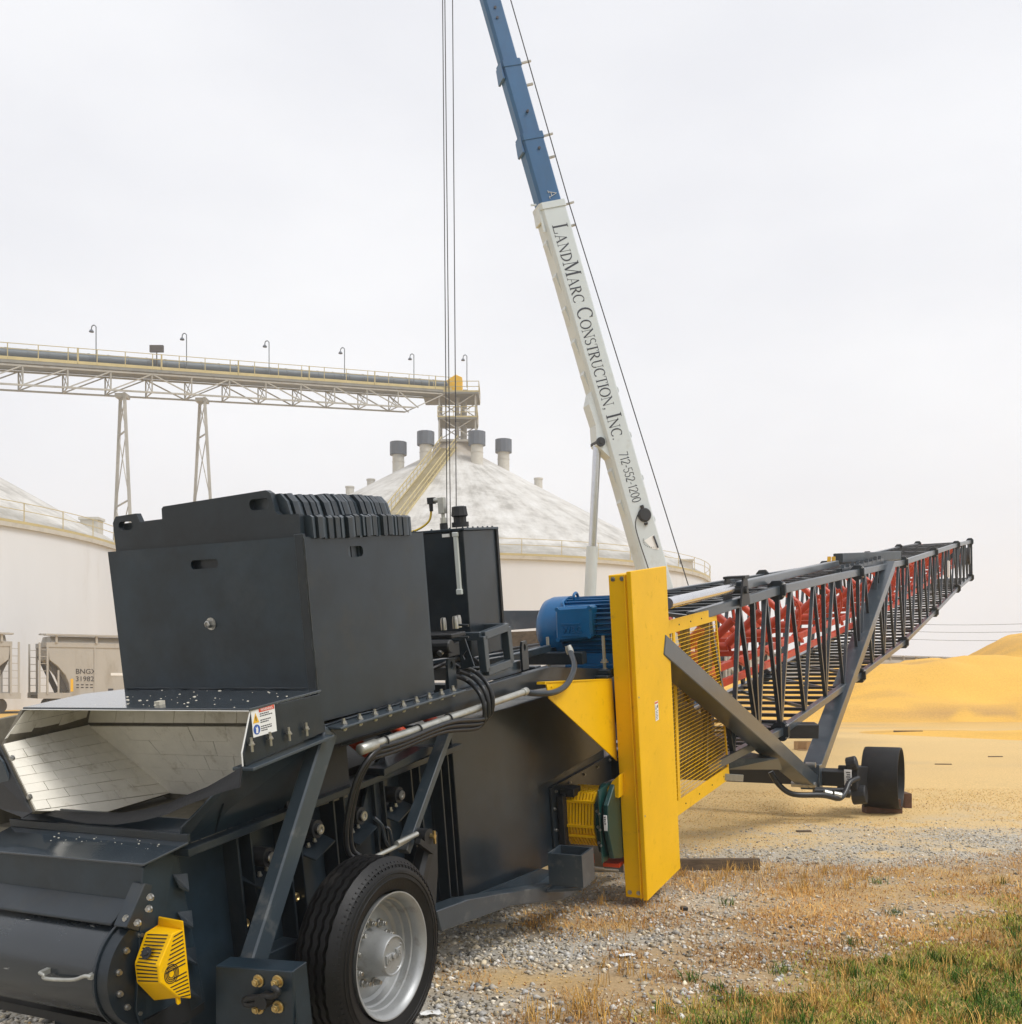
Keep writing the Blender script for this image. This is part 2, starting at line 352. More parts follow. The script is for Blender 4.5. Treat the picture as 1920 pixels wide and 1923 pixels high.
# ---- hull: lower feed trough body
b = mb()
b.box((-.66, -1.42, .16), (1.62, -.56, 1.10))
part('trough_body', b, 'paint', bevel=.006)
b = mb(); b.prism([(-.68,-.60,1.105),(-.68,-.44,1.105),(1.6,-.44,1.085),(1.6,-.60,1.085)], (0,0,.034))
for k in range(13): b.bolt((-.55+.17*k, -.50, 1.138-.0015*k), UP, .007, .008)
part('trough_flange', b, 'paint2', bevel=.003)
# ribs and bolted wear panels on the trough side
for a0 in (-.36, -.02, .34, .70, 1.06, 1.38):
    b = mb(); b.box((a0, -.562, .2), (a0+.014, -.475, 1.10)); b.box((a0+.088, -.562, .2), (a0+.10, -.475, 1.10)); b.box((a0, -.562, .2), (a0+.10, -.545, 1.10))
    part('rib', b, 'paint2', bevel=.002)
    b = mb()
    for u in (1.06, .80, .74, .60, .44, .30): b.bolt((a0+.05, -.545, u), SIDE, .008, .011)
    for u in (.95, .52): b.bolt((a0+.17, -.56, u), SIDE, .008, .011); b.bolt((a0+.29, -.56, u-.05), SIDE, .008, .011)
    part('bolt_row', b, 'zinc', kind='stuff')
for a0, u0 in ((-.20, .93), (.16, .96), (.52, .93), (.88, .95)):
    b = mb(); b.prism([(a0-.10,-.56,u0-.05),(a0+.10,-.56,u0-.01),(a0+.10,-.42,u0-.06),(a0-.06,-.42,u0-.11)], (0,0,.008))
    part('roller_bracket', b, 'paint2')
    b = mb(); b.cyl((a0, -.56, u0+.03), (a0, -.44, u0+.03), .045, .045, 18); b.cyl((a0, -.44, u0+.03), (a0, -.425, u0+.03), .028, .025, 18)
    r_ = part('roller_end', b, 'black', smooth=40)
    b = mb(); b.lathe([(0,.026),(.006,.024),(.006,.013),(.001,.012),(.001,0)], (a0, -.425, u0+.03), SIDE, 20); b.build('roller_cap', 'zinc', r_, smooth=40)
    b = mb(); b.bolt((a0-.02, -.49, u0-.055), UP, .009, .02); b.bolt((a0+.03, -.49, u0-.045), UP, .009, .02); b.build('bolt_row', 'zinc', r_, kind='stuff')
for a0 in (-.31, .05, .41, .77):
    b = mb(); b.lathe([(0,.024),(.03,.022),(.034,.015),(.028,.010),(.028,0)], (a0, -.545, .68), SIDE, 18); part('grease_point', b, 'brass', smooth=40)
b = mb(); b.prism([(0.782,-0.53,1.156),(0.906,-0.53,1.232),(0.905,-0.53,0.77),(0.769,-0.53,0.526),(0.646,-0.53,0.58)], (0,-.012,0)); part('gusset_plate', b, 'paint2', bevel=.002)
b = mb(); b.prism([(0.701,-0.4,1.165),(1.121,-0.4,1.197),(1.387,-0.4,1.152),(0.695,-0.4,1.129)], (0,-.16,0)); part('sill_plate', b, 'paint2', bevel=.003)
b = mb(); b.bar((1.286,-0.34,1.292), (0.72,-0.34,0.718), .045, .07, (0,1,0)); part('side_stay', b, 'steelgrey', bevel=.003)
b = mb(); b.box((.2,-1.3,1.10), (1.55,-.62,1.16)); part('belt_bed', b, 'rubber')
b = mb(); b.box((.07,-1.45,1.36),(1.12,-.37,1.50)); b.box((.0,-.52,1.10),(.5,-.48,1.47)); part('box_dark_fill', b, 'black')  # added black fill that keeps the gap under the ballast box dark
for a0 in (.75, 1.15, 1.5):
    b = mb(); b.cyl((a0, -.62, 1.30), (a0, -.50, 1.22), .034, .034, 14); b.cyl((a0, -.50, 1.22), (a0, -.49, 1.213), .022, .02, 12); part('idler_end', b, 'red', smooth=40)

# ---- feed hopper at the front
b = mb(); b.prism([(.055,-1.50,1.672),(.055,-.262,1.672),(-.455,-.245,1.672),(-.50,-1.56,1.672),(-.10,-1.62,1.672)], (0,0,.012)); hop = part('hopper_cover', b, 'deckp', bevel=.002)
b = mb()
for k in range(48):
    a, n = rnd.uniform(-.44, .03), rnd.uniform(-1.25, -.3); s = rnd.uniform(.002, .0055)*(1 if rnd.random() < .85 else 1.7)
    b.lathe([(0, s), (s*.35, s*.7), (s*.45, 0)], (a, n, 1.684), UP, 7)
b.box((-.40,-.83,1.684),(-.365,-.80,1.70))
b.build('grain_crumb', 'crumb', hop, kind='stuff')
b = mb(); b.prism([(-0.43,-0.262,1.674),(0.031,-0.262,1.668),(0.048,-0.262,1.493),(-0.502,-0.262,1.451),(-0.511,-0.262,1.498)], (0,.010,0)); flap = part('hopper_flap', b, 'paint2', bevel=.002)
b = mb(); b.prism([(-.53,-.30,1.452),(-.50,-.215,1.446),(.06,-.215,1.476),(.06,-.30,1.476)], (0,0,-.014)); b.build('flange_strip', 'steelgrey', flap, bevel=.002)
b = mb()
for p in [(-0.472,-0.235,1.537),(-0.354,-0.235,1.538),(-0.231,-0.235,1.535),(-0.11,-0.235,1.533)]: b.cyl((p[0],p[1],p[2]-.03), (p[0],p[1],p[2]+.03), .006, .006, 8); b.bolt(p, UP, .010, .012)
b.build('bolt_row', 'zinc', flap, kind='stuff')
# thin white tubes along the hopper lip and flap edge
b = mb(); b.tube([(-0.438,-0.255,1.673),(-0.476,-0.255,1.591),(-0.514,-0.255,1.51),(-0.516,-0.255,1.455)], .0032, 6); b.tube([(-.456,-.247,1.674),(-.502,-1.56,1.674)], .002, 6); part('hopper_edge', b, 'white')
# hopper side wall below the flap, curved rubber curtain and far flap
b = mb(); b.prism([(-.50,-.275,1.45),(.10,-.285,1.47),(.14,-.50,1.13),(-.66,-.50,1.14),(-.68,-.46,1.23)], (0,-.012,0)); part('hopper_side', b, 'paint', bevel=.002)
b = mb(); b.bar((-.50,-.40,1.29), (-.46,-.50,1.15), .006, .02); b.prism([(-.66,-1.5,1.14),(-.66,-.5,1.14),(-.60,-.5,1.24),(-.60,-1.5,1.24)], (.012,0,0)); part('hopper_lip', b, 'paint2')
up_ = [(-0.64,-0.154,1.482),(-0.64,-0.233,1.444),(-0.64,-0.338,1.396),(-0.64,-0.458,1.355),(-0.64,-0.557,1.318),(-0.64,-0.708,1.28),(-0.64,-0.851,1.256),(-0.64,-1.063,1.246),(-0.64,-1.282,1.243),(-0.64,-1.404,1.241)]
dn_ = [(-0.68,-0.137,1.41),(-0.68,-0.212,1.392),(-0.68,-0.311,1.361),(-0.68,-0.424,1.324),(-0.68,-0.541,1.278),(-0.68,-0.687,1.242),(-0.68,-0.846,1.216),(-0.68,-1.023,1.212),(-0.68,-1.202,1.227),(-0.68,-1.36,1.247)]
b = mb(); n_ = len(up_)
b.add([p for p in up_]+[p for p in dn_]+[(p[0]+.012,p[1],p[2]) for p in up_]+[(p[0]+.012,p[1],p[2]) for p in dn_],
      [(i,i+1,n_+i+1,n_+i) for i in range(n_-1)]+[(2*n_+i,3*n_+i,3*n_+i+1,2*n_+i+1) for i in range(n_-1)]+[(i,2*n_+i,2*n_+i+1,i+1) for i in range(n_-1)]+[(n_+i,n_+i+1,3*n_+i+1,3*n_+i) for i in range(n_-1)]+[(0,n_,3*n_,2*n_),(n_-1,3*n_-1,4*n_-1,2*n_-1)])
part('rubber_curtain', b, 'rubber', smooth=60)
b = mb(); b.prism([(-.625,-1.58,1.535),(-.725,-1.285,1.258),(-.735,-1.33,1.235),(-.70,-1.52,1.255),(-.66,-1.72,1.33),(-.62,-1.80,1.52)], (-.012,0,0)); part('far_flap', b, 'black', bevel=.002)
b = mb(); b.prism([(-0.68,-1.855,1.47),(-0.68,-1.547,1.522),(-0.68,-1.493,1.47),(-0.68,-1.465,1.393),(-0.68,-1.489,1.328),(-0.68,-1.555,1.303),(-0.68,-1.769,1.335)], (-.010,0,0)); part('flap_liner', b, 'steelgrey')
b = mb()
for p in [(-0.7,-1.406,1.492),(-0.7,-1.325,1.319)]: b.bolt(p, NEG, .010, .014)
part('bolt_row', b, 'zinc', kind='stuff')
# white lining tiles, laid one by one on the far wall and the back wall
PA, PB, PC, PE, PD = (-.62,-1.57,1.53), (-.05,-1.67,1.512), (.10,-1.31,1.142), (-.72,-1.28,1.262), (-.36,-1.255,1.165)
QR, QS = (-.05,-.27,1.535), (.10,-.62,1.136)
far = mb(); far.prism([PA,PB,PC,PD,PE], (-.004,-.02,-.012)); far.box((-.66,-1.80,1.0),(.7,-1.76,1.62)); far = part('hopper_far_wall', far, 'grout')
bk = mb(); bk.prism([PB,QR,(.10,-.52,1.10),(.12,-1.36,1.10)], (.02,0,-.004)); bk.prism([(-.03,-1.74,1.46),(-.03,-.27,1.48),(-.03,-.27,1.67),(-.03,-1.62,1.67)], (.012,0,0)); bk.prism([(-.60,-1.75,1.13),(-.60,-.5,1.15),(.5,-.5,1.09),(.5,-1.75,1.08)], (0,0,-.03)); bk = part('hopper_back_wall', bk, 'grout')
fu = mb(); fu.prism([(-.61,-1.60,1.50),(-.05,-1.70,1.47),(-.03,-1.63,1.67),(-.5,-1.56,1.67)], (0,-.02,0)); fu = part('hopper_far_band', fu, 'grout')
def tiles(q00, q10, q11, q01, nu, nv, parent, nrm, wid=1.0):
    nrm = V(nrm).normalized()
    def P(s, t):
        p = V(q00)*(1-s)*(1-t)+V(q10)*s*(1-t)+V(q11)*s*t+V(q01)*(1-s)*t; return p
    for j in range(nv):
        off = (.5 if j % 2 else 0)+rnd.uniform(-.12, .12); e = [0]+[(i+off)/nu for i in range(0 if off > .1 else 1, nu) if .06 < (i+off)/nu < .94]+[1]
        for i in range(len(e)-1):
            g = .003; du = (V(q10)-V(q00)).length; dv = max(.05, (V(q01)-V(q00)).length)
            s0, s1 = e[i]+g/du*.5, e[i+1]-g/du*.5; t0, t1 = j/nv+g/dv*.35, (j+1)/nv-g/dv*.35
            c = [P(s0,t0), P(s1,t0), P(s1,t1), P(s0,t1)]; h = .006+rnd.uniform(0, .0025)
            mb().add(c+[p+nrm*(h+rnd.uniform(0,.0012)) for p in c], [(4,5,6,7),(0,1,5,4),(1,2,6,5),(2,3,7,6),(3,0,4,7)]).build('tile', 'tile', parent)
tiles(PA, PB, PC, PE, 4, 8, far, (.0,.72,.70))
tiles(PB, QR, QS, PC, 6, 5, bk, (-.93,0,-.36))
tiles((-.035,-1.68,1.525), (-.035,-.29,1.545), (-.035,-.29,1.665), (-.035,-1.62,1.665), 7, 1, bk, (-1,0,0))
tiles((-.59,-1.595,1.55), (-.06,-1.685,1.53), (-.04,-1.628,1.665), (-.49,-1.562,1.665), 3, 2, fu, (0,1,.3))
far_e = mb(); far_e.prism([(PE[0],PE[1]+.005,PE[2]), (PD[0],PD[1]+.005,PD[2]), (PC[0],PC[1]+.004,PC[2])], (0,.003,.003)); far_e.build('tile', 'tile', far)
# warning label on the flap
lab = frame(loc(*(-0.439,-0.252,1.559)), (1,0,-.0), (0,0,1))
lb = empty('warning_label', (0,0,0), parent=conv)
def lrect(x0, y0, x1, y1, z, m, nm):
    b = MB(); b.box((x0,y0,z-.0008),(x1,y1,z)); o = b.build(nm, m, lb); o.data.transform(lab); return o
lrect(0,0,.150,.120,.001,'white','label_sheet'); lrect(.048,.098,.146,.116,.002,'redprint','label_header')
b = MB(); b.prism([(.006,.058,.0012),(.044,.058,.0012),(.025,.100,.0012)], (0,0,.0008)); o = b.build('warning_triangle','yelprint',lb); o.data.transform(lab)
b = MB(); b.prism([(.023,.066,.0021),(.027,.066,.0021),(.028,.085,.0021),(.022,.085,.0021)], (0,0,.0004)); o = b.build('warning_mark','ink',lb); o.data.transform(lab)
b = MB(); b.lathe([(.0012,.0),(.0012,.021),(.002,.021),(.002,0)],(.025,.030,0),(0,0,1),24); o = b.build('glove_symbol','blueprint',lb); o.data.transform(lab)
b = MB(); b.prism([(.018,.016,.0021),(.030,.014,.0021),(.033,.030,.0021),(.029,.044,.0021),(.024,.036,.0021),(.018,.042,.0021),(.020,.030,.0021)], (0,0,.0004)); o = b.build('glove_mark','white',lb); o.data.transform(lab)
text_mesh('WARNING','label_lettering','white',lab@Matrix.Translation((.097,.101,.0024)),.016,.0002,lb,'CENTER')
b = MB(); y = .090
for wdt in (.05,.078,0,.066,.05,0,.07,.06,.03):
    if wdt:
        x = .052
        while x < .052+wdt: dx = rnd.uniform(.006,.013); b.box((x,y-.0022,.0012),(min(x+dx,.145),y+.0022,.0017)); x += dx+.0026
    y -= .0088
o = b.build('label_text','ink',lb,kind='stuff'); o.data.transform(lab)

# ---- head end: cover plate, drum housing, flanges, yellow gear cover
b = mb(); b.prism([(-.67,-1.52,1.165),(-.67,-.44,1.168),(-.835,-.53,1.118),(-.86,-1.56,1.112)], (0,0,-.010)); part('head_cover', b, 'deckp', bevel=.002)
b = mb(); b.box((-.675,-1.52,1.165),(-.66,-.44,1.20)); part('head_upstand', b, 'paint2', bevel=.002)
b = mb()
for k in range(55):
    s = rnd.uniform(.002,.005); t = rnd.random(); b.lathe([(0,s),(s*.4,s*.6),(s*.45,0)], (-.69-.13*t, rnd.uniform(-1.2,-.55)+.0*t, 1.163-.045*t), UP, 7)
part('grain_crumb', b, 'crumb', kind='stuff')
b = mb(); b.prism([(-.815,-1.56,1.108),(-.815,-.55,1.108),(-.845,-.55,.93),(-.845,-1.56,.93)], (.012,0,0)); part('head_front_plate', b, 'paint')
b = mb(); b.prism([(-.84,-1.56,.965),(-.84,-.62,.965),(-.935,-.64,.895),(-.935,-1.56,.895)], (0,0,-.012)); part('head_ledge', b, 'paint2', bevel=.003)
b = mb(); b.lathe([(0,.205),(1.0,.205)], (-.85,-1.60,.675), (0,1,0), 64); part('head_drum', b, 'drum', smooth=40)
b = mb(); b.lathe([(0,.10),(0,.232),(.012,.232),(.012,.222),(.012,.10)], (-.85,-.615,.675), (0,1,0), 56); b.lathe([(0,.10),(0,.222),(.05,.215),(.05,.10)], (-.85,-.60,.675), (0,1,0), 56)
part('drum_flange', b, 'paint2', smooth=40)
b = mb(); b.prism([(-.90,-.60,.86),(-.96,-.60,.90),(-.84,-.60,1.04),(-.80,-.60,1.02)], (0,.07,0)); part('flange_bracket', b, 'paint2', bevel=.003)
b = mb()
for p in [(-0.93,-0.553,0.925),(-0.93,-0.492,0.914),(-0.93,-0.422,0.978),(-0.93,-0.407,1.026)]: b.bolt(p, NEG, .011, .016)
for t in (100, 130, 160, 190, 215, 240): b.bolt((-.85+.165*math.cos(R(t)), -.548, .675+.165*math.sin(R(t))), SIDE, .010, .014)
b.bolt((-.90,-.55,.475), SIDE, .016, .02)
part('bolt_row', b, 'zinc', kind='stuff')
b = mb(); b.tube([(-1.085,-0.901,0.718),(-1.085,-0.878,0.71),(-1.085,-0.874,0.697),(-1.085,-0.77,0.705),(-1.085,-0.696,0.717),(-1.085,-0.64,0.738),(-1.085,-0.605,0.738)], .008, 8, 3); h0_, h1_ = (-1.085,-0.89,0.715), (-1.085,-0.617,0.736); b.bar(h0_, (-1.03,h0_[1],h0_[2]), .022, .02); b.bar(h1_, (-1.03,h1_[1],h1_[2]), .022, .02); part('drum_handle', b, 'galv', smooth=50)
b = mb(); b.prism([(-.83,-.54,1.10),(-.665,-.52,1.15),(-.60,-.52,.44),(-.92,-.54,.40),(-.95,-.54,.55)], (0,-.015,0)); part('head_side_plate', b, 'paint', bevel=.002)
for u in (1.02, .86, .70, .55):
    b = mb(); b.prism([(-.70,-.52,u),(-.62,-.52,u-.02),(-.65,-.49,u-.08),(-.70,-.495,u-.04)], (0,0,.012)); part('stiffener', b, 'paint2')
b = mb(); b.box((-.90,-1.6,.40),(-.6,-.53,.44)); b.box((-.92,-.62,.40),(-.62,-.525,.50)); part('head_base', b, 'black')
b = mb(); b.cyl((-.95,-.54,.455), (-.95,-.515,.455), .018, .016, 16); part('base_pin', b, 'zinc', smooth=40)
# faceted yellow cover with slots
f_ = [(-.832,-.36,.868),(-.889,-.36,.868),(-.976,-.36,.77),(-.978,-.36,.703),(-.896,-.36,.609),(-.829,-.36,.575)]
g_ = [(-.80,-.525,.85),(-.875,-.525,.848),(-.945,-.525,.748),(-.945,-.525,.668),(-.87,-.525,.56),(-.80,-.525,.555)]
b = mb(); b.add(f_+g_, [(0,1,2,3,4,5),(0,6,7,1),(1,7,8,2),(2,8,9,3),(3,9,10,4),(4,10,11,5),(6,11,10,9,8,7),(0,5,11,6)])
b.prism([(-.832,-.36,.868),(-.80,-.525,.85),(-.80,-.525,.888),(-.832,-.36,.898)], (.008,0,0)); b.prism([(-.895,-.37,.60),(-.885,-.39,.605),(-.885,-.39,.575),(-.895,-.37,.572)], (.02,0,0))
gc = part('gear_cover', b, 'yellow', bevel=.004)
slot0 = None
def slots(c00, c10, c11, c01, nrm, spans, nv, parent):
    """vent slots across a facet, dark of the openings put in as black bars"""
    nrm = V(nrm).normalized()
    for j in range(nv):
        t = (j+.5)/nv; s0, s1 = spans(t); h = .16/nv
        def P(s, t): return V(c00)*(1-s)*(1-t)+V(c10)*s*(1-t)+V(c11)*s*t+V(c01)*(1-s)*t
        mb().prism([P(s0,t-h)+nrm*.0012, P(s1,t-h)+nrm*.0012, P(s1,t+h)+nrm*.0012, P(s0,t+h)+nrm*.0012], -nrm*.004).build('vent_slot', 'black', parent)
slots(g_[1], f_[1], f_[2], g_[2], (-.83,0,.55), lambda t: (.12,.86) , 9, gc)
slots(g_[2], f_[2], f_[3], g_[3], (-1,0,-.05), lambda t: (.08,.92), 5, gc)
slots((-.889,-.36,.86), (-.832,-.36,.865), (-.83,-.36,.72), (-.97,-.36,.72), (0,1,0), lambda t: (.14,.92), 9, gc)
slots((-.975,-.36,.70), (-.83,-.36,.70), (-.83,-.36,.585), (-.885,-.36,.60), (0,1,0), lambda t: (.42 if t < .3 else .12,.93), 7, gc)
b = mb()
for r0 in (.014,.021,.028,.035):
    b.lathe([(0,r0),(.0022,r0),(.0022,r0+.003),(0,r0+.003)], (-.917,-.3605,.715), (0,1,0), 26, True)
b.build('vent_rings', 'black', gc, kind='stuff')
b = mb(); b.lathe([(0,.024),(.003,.024),(.003,.013),(.010,.010),(.010,0)], (-.945,-.45,.80), (-.83,0,.55), 20); b.build('cover_plug', 'black', gc, smooth=40)

# ---- tow brace and foot with chain hook
b = mb(); b.bar((0.11,-0.3,1.485), (-0.557,-0.3,0.573), .105, .075, (0,1,0)); part('front_brace', b, 'steelgrey', bevel=.008)
b = mb(); b.prism([(-0.7,-0.341,0.661),(-0.7,0.057,0.689),(-0.7,0.016,0.298),(-0.7,-0.401,0.224)], (.014,0,0)); b.prism([(-0.69,-0.351,0.658),(-0.69,0.049,0.686),(-0.69,0.047,0.67),(-0.69,-0.353,0.64)], (.09,0,.004)); b.box((-.69,.035,.36),(-.60,.048,.68))
foot = part('foot_plate', b, 'paint', bevel=.003)
b = mb(); b.bar((-.60,-.36,.56), (-.2,-.36,.53), .10, .12); b.build('foot_beam', 'paint2', foot, bevel=.004)
bo = mb()
bo.cyl((0,0,0),(-.008,0,0),.026,.026,18); bo.cyl((-.008,0,0),(-.028,0,0),.0185,.0175,6); bo.cyl((-.028,0,0),(-.034,0,0),.011,.011,12)
o1 = None
for p in [(-0.7,-0.117,0.63),(-0.7,-0.019,0.641),(-0.7,-0.132,0.514),(-0.7,-0.03,0.534)]:
    if o1 is None: o1 = bo.build('anchor_bolt','brass',foot,bevel=.0015); o1.location = loc(*p)
    else: link_copy(o1, foot, loc(*p))
b = mb(); b.tube([(-0.735,-0.019,0.63),(-0.735,0.004,0.617),(-0.735,-0.018,0.595),(-0.735,-0.058,0.587),(-0.735,-0.114,0.574),(-0.735,-0.158,0.563),(-0.735,-0.174,0.548),(-0.735,-0.156,0.537),(-0.735,-0.103,0.552),(-0.735,-0.052,0.57)], .013, 8, 4); b.cyl(*[(x,)+tuple((-0.7,-0.077,0.564)[1:]) for x in (-.75,-.70)], .03, .03, 14)
b.build('tow_hook','black',foot,smooth=50)

# ---- main side rail and its bolted foot angle
b = mb(); b.prism([(0.11,-0.3,1.485),(2.327,-0.3,1.452),(2.618,-0.3,1.448),(3.654,-0.3,1.288),(3.644,-0.3,1.224),(2.309,-0.3,1.332),(0.164,-0.3,1.404)], (0,-.06,0)); rail = part('side_rail', b, 'paint2', bevel=.005)
b = mb(); b.prism([(.10,-.32,1.505),(.10,-.205,1.502),(1.28,-.205,1.497),(1.28,-.32,1.50)], (0,0,-.012)); b.build('rail_flange','steelgrey',rail,bevel=.003)
b = mb()
for k in range(9):
    a = .18+.128*k; b.cyl((a,-.245,1.47),(a,-.245,1.53),.008,.008,8); b.bolt((a,-.245,1.502),UP,.013,.016); b.bolt((a,-.245,1.488),(0,0,-1),.013,.014)
b.build('bolt_row','zinc',rail,kind='stuff')
b = mb(); b.box((.1,-1.49,1.36),(3.6,-1.43,1.48)); part('far_rail', b, 'paint2', bevel=.004)
for a in (.3, 1.2, 1.7, 2.5, 3.3):
    b = mb(); b.box((a,-1.43,1.37),(a+.09,-.36,1.46)); part('cross_member', b, 'paint2', bevel=.003)
for p in [(1.353,-0.33,1.569),(2.301,-0.33,1.56)]:
    b = mb(); pl = [(p[0]-.045,p[1],p[2]-.09),(p[0]+.045,p[1],p[2]-.09),(p[0]+.045,p[1],p[2]+.06),(p[0]+.03,p[1],p[2]+.095),(p[0]-.03,p[1],p[2]+.095),(p[0]-.045,p[1],p[2]+.06)]
    holed_plate(b, pl, [slot_hole((p[0],p[1],p[2]+.055),(1,0,0),(0,0,1),.03,.05)], (0,-.016,0)); part('lifting_lug', b, 'paint2')

# ---- ballast box
b = mb(); holed_plate(b, [(.055,-1.50,1.52),(.055,-.29,1.53),(.055,-.285,2.378),(.055,-1.505,2.378)], [slot_hole((.055,-.88,2.285),(0,1,0),(0,0,1),.17,.042)], (.014,0,0))
bx = part('ballast_box', b, 'paint')
b = mb(); holed_plate(b, [(.069,-.30,1.53),(1.09,-.30,1.505),(1.09,-.30,2.376),(.069,-.30,2.376)], [slot_hole((.47,-.30,2.297),(1,0,0),(0,0,1),.125,.052)], (0,-.012,0)); b.build('box_side','paint2',bx)
b = mb(); b.box((.069,-1.50,1.52),(1.09,-1.488,2.376)); b.box((1.09,-1.50,1.52),(1.104,-.30,2.376)); b.box((.07,-1.48,1.9),(1.08,-.32,1.93)); b.build('box_back','paint',bx)
b = mb(); b.box((.052,-.335,1.53),(.075,-.285,2.39)); b.build('box_corner','paint2',bx,bevel=.003)
b = mb()
for p0_, p1_ in (((.056,-.287,1.56),(.056,-.284,2.37)), ((.058,-1.49,1.688),(.058,-.30,1.69)), ((.08,-.296,1.512),(1.08,-.296,1.508))):
    b.tube([tuple(p0_[i]+(p1_[i]-p0_[i])*k/30+rnd.uniform(-.0015,.0015) for i in range(3)) for k in range(31)], .005, 6)
b.build('weld_bead','paint2',bx,smooth=60)
p = (0.055,-0.876,2.001)
b = mb(); b.lathe([(0,.026),(.008,.026),(.008,.019),(.03,.018),(.033,.012),(.026,.009),(.026,0)], p, NEG, 6); b.cyl(p, (p[0]-.004,p[1],p[2]), .03, .03, 16); b.build('box_plug','zinc',bx)

# ---- hydraulic tank
b = mb(); b.box((1.90,-1.22,1.60),(2.32,-.50,2.385)); tk = part('hydraulic_tank', b, 'paint2', bevel=.004)
b = mb(); b.box((1.885,-1.235,2.385),(2.345,-.485,2.40)); 
for k in range(7): b.bolt((1.915+.065*k,-.51,2.40),UP,.007,.008)
for k in range(5): b.bolt((1.91,-.6-.13*k,2.40),UP,.007,.008)
b.build('tank_lid','paint',tk,bevel=.002)
b = mb(); b.box((2.32,-.53,1.60),(2.345,-.488,2.385)); b.build('tank_edge','black',tk)
b = mb(); b.box((1.882,-.565,2.02),(1.90,-.535,2.375)); b.box((1.878,-.57,2.35),(1.90,-.53,2.378)); b.box((1.878,-.57,1.995),(1.90,-.53,2.03)); b.build('level_gauge','gauge',tk,bevel=.004)
b = mb(); b.box((1.889,-.645,2.352),(1.90,-.595,2.372)); b.build('tank_label','white',tk)
b = mb(); c = (2.05,-0.601,2.411); b.cyl(c,(c[0],c[1],c[2]+.03),.055,.055,14); b.lathe([(.03,.042),(.06,.042),(.07,.055),(.10,.050),(.125,.048),(.13,.03),(.13,0)],c,UP,10); b.build('breather_cap','black',tk,smooth=30)
b = mb(); c = (1.98,-0.68,2.411); c = (c[0],c[1],2.395); b.cyl(c,(c[0],c[1],2.44),.026,.026,12); b.build('sensor_socket','black',tk)
b = mb(); b.cyl((c[0],c[1],2.44),(c[0],c[1],2.475),.02,.02,6); b.cyl((c[0],c[1],2.475),(c[0],c[1],2.50),.012,.012,10); b.box((c[0]-.02,c[1]-.022,2.50),(c[0]+.02,c[1]+.018,2.60)); b.cyl((c[0],c[1]-.06,2.585),(c[0],c[1],2.585),.016,.016,10); b.build('level_sensor','galv',tk,bevel=.002)
b = mb(); b.box((c[0]-.018,c[1]-.098,2.565),(c[0]+.018,c[1]-.055,2.605)); b.cyl((c[0],c[1]-.082,2.57),(c[0],c[1]-.082,2.52),.014,.012,10); b.build('sensor_plug','black',tk)
b = mb(); b.tube([(c[0],c[1]-.082,2.53),(c[0]-.01,c[1]-.10,2.46),(c[0]-.05,c[1]-.17,2.41),(c[0]-.10,c[1]-.26,2.395),(c[0]-.14,c[1]-.36,2.392)],.007,8,5); b.build('sensor_cable','yelhose',tk,smooth=50)
# stand under the tank and valve bank
b = mb()
sA, sB, sC, sD = [(1.786,-0.36,1.745),(2.109,-0.36,1.767),(2.127,-0.36,1.538),(1.801,-0.36,1.525)]
for q, w in (((sA,sB)),((sB,sC)),((sC,sD)),((sD,sA))): b.bar(q, w, .05, .05, (0,1,0))
b.bar(sA,(sA[0],sA[1]-.75,sA[2]),.05); b.bar(sB,(sB[0],sB[1]-.75,sB[2]),.05)
b.prism([(1.406,-0.37,1.462),(2.312,-0.37,1.454),(2.323,-0.37,1.53),(1.842,-0.37,1.533),(1.417,-0.37,1.532)], (0,-.05,0)); part('tank_stand', b, 'steelgrey', bevel=.003)
vb = mb(); p0 = (1.55,-0.561,1.813); p1 = (1.55,-0.393,1.655)
vb.box((1.45,p0[1]-.25,p1[2]+.11),(1.62,p1[1]+.02,p0[2]-.02)); vb.box((1.45,p0[1]-.25,p1[2]),(1.60,p1[1]-.01,p1[2]+.08)); vb.cyl((1.44,p0[1]-.2,p0[2]-.09),(1.44,p1[1]+.02,p0[2]-.09),.04,.04,14)
vb = part('valve_bank', vb, 'black', bevel=.006)
b = mb()
for x, y in ((833,1168),(853,1165),(861,1163)):
    p = (1.55,-0.48,1.858) if x == 833 else ((1.55,-0.4,1.865) if x == 853 else (1.62,-0.418,1.865)); b.lathe([(-.05,.018),(0,.018),(.022,.014),(.026,0)], p, UP, 12)
for x in range(3): b.cyl((1.44,p1[1]-.04-.12*x,p1[2]+.05),(1.40,p1[1]-.04-.12*x,p1[2]+.03),.02,.018,10)
b.build('valve_fittings','zinc',vb,smooth=40,kind='stuff')
b = mb(); holed_plate(b, [(1.42,-0.311,1.753),(1.42,-0.271,1.767),(1.42,-0.222,1.608),(1.42,-0.31,1.59)], [[(1.42,-0.293,1.67),(1.42,-0.266,1.7),(1.42,-0.25,1.681),(1.42,-0.281,1.645)]], (.010,0,0)); b.cyl(*[(1.41,-0.297,1.848),(1.41,-0.235,1.843)], .007,.007,8); b.cyl(*[(1.41,-0.303,1.775),(1.41,-0.24,1.777)], .007,.007,8); b.build('valve_bracket','paint2',vb)
for k in range(3):
    b = mb(); b.tube([(1.45,-0.319,1.605), (1.562,-0.3,1.558), (1.5,-0.2,1.51), (1.492,-0.16,1.434), (1.487,-0.16,1.357), (1.472,-0.18,1.31), (1.374,-0.19,1.309), (1.057,-0.195,1.351), (0.61,-0.2,1.343), (0.396,-0.21,1.349)][0:10], .0135, 8, 6)
    o = part('hydraulic_hose', b, 'hose', smooth=60); o.location = (-.03*k, .012*k, -.022*k)
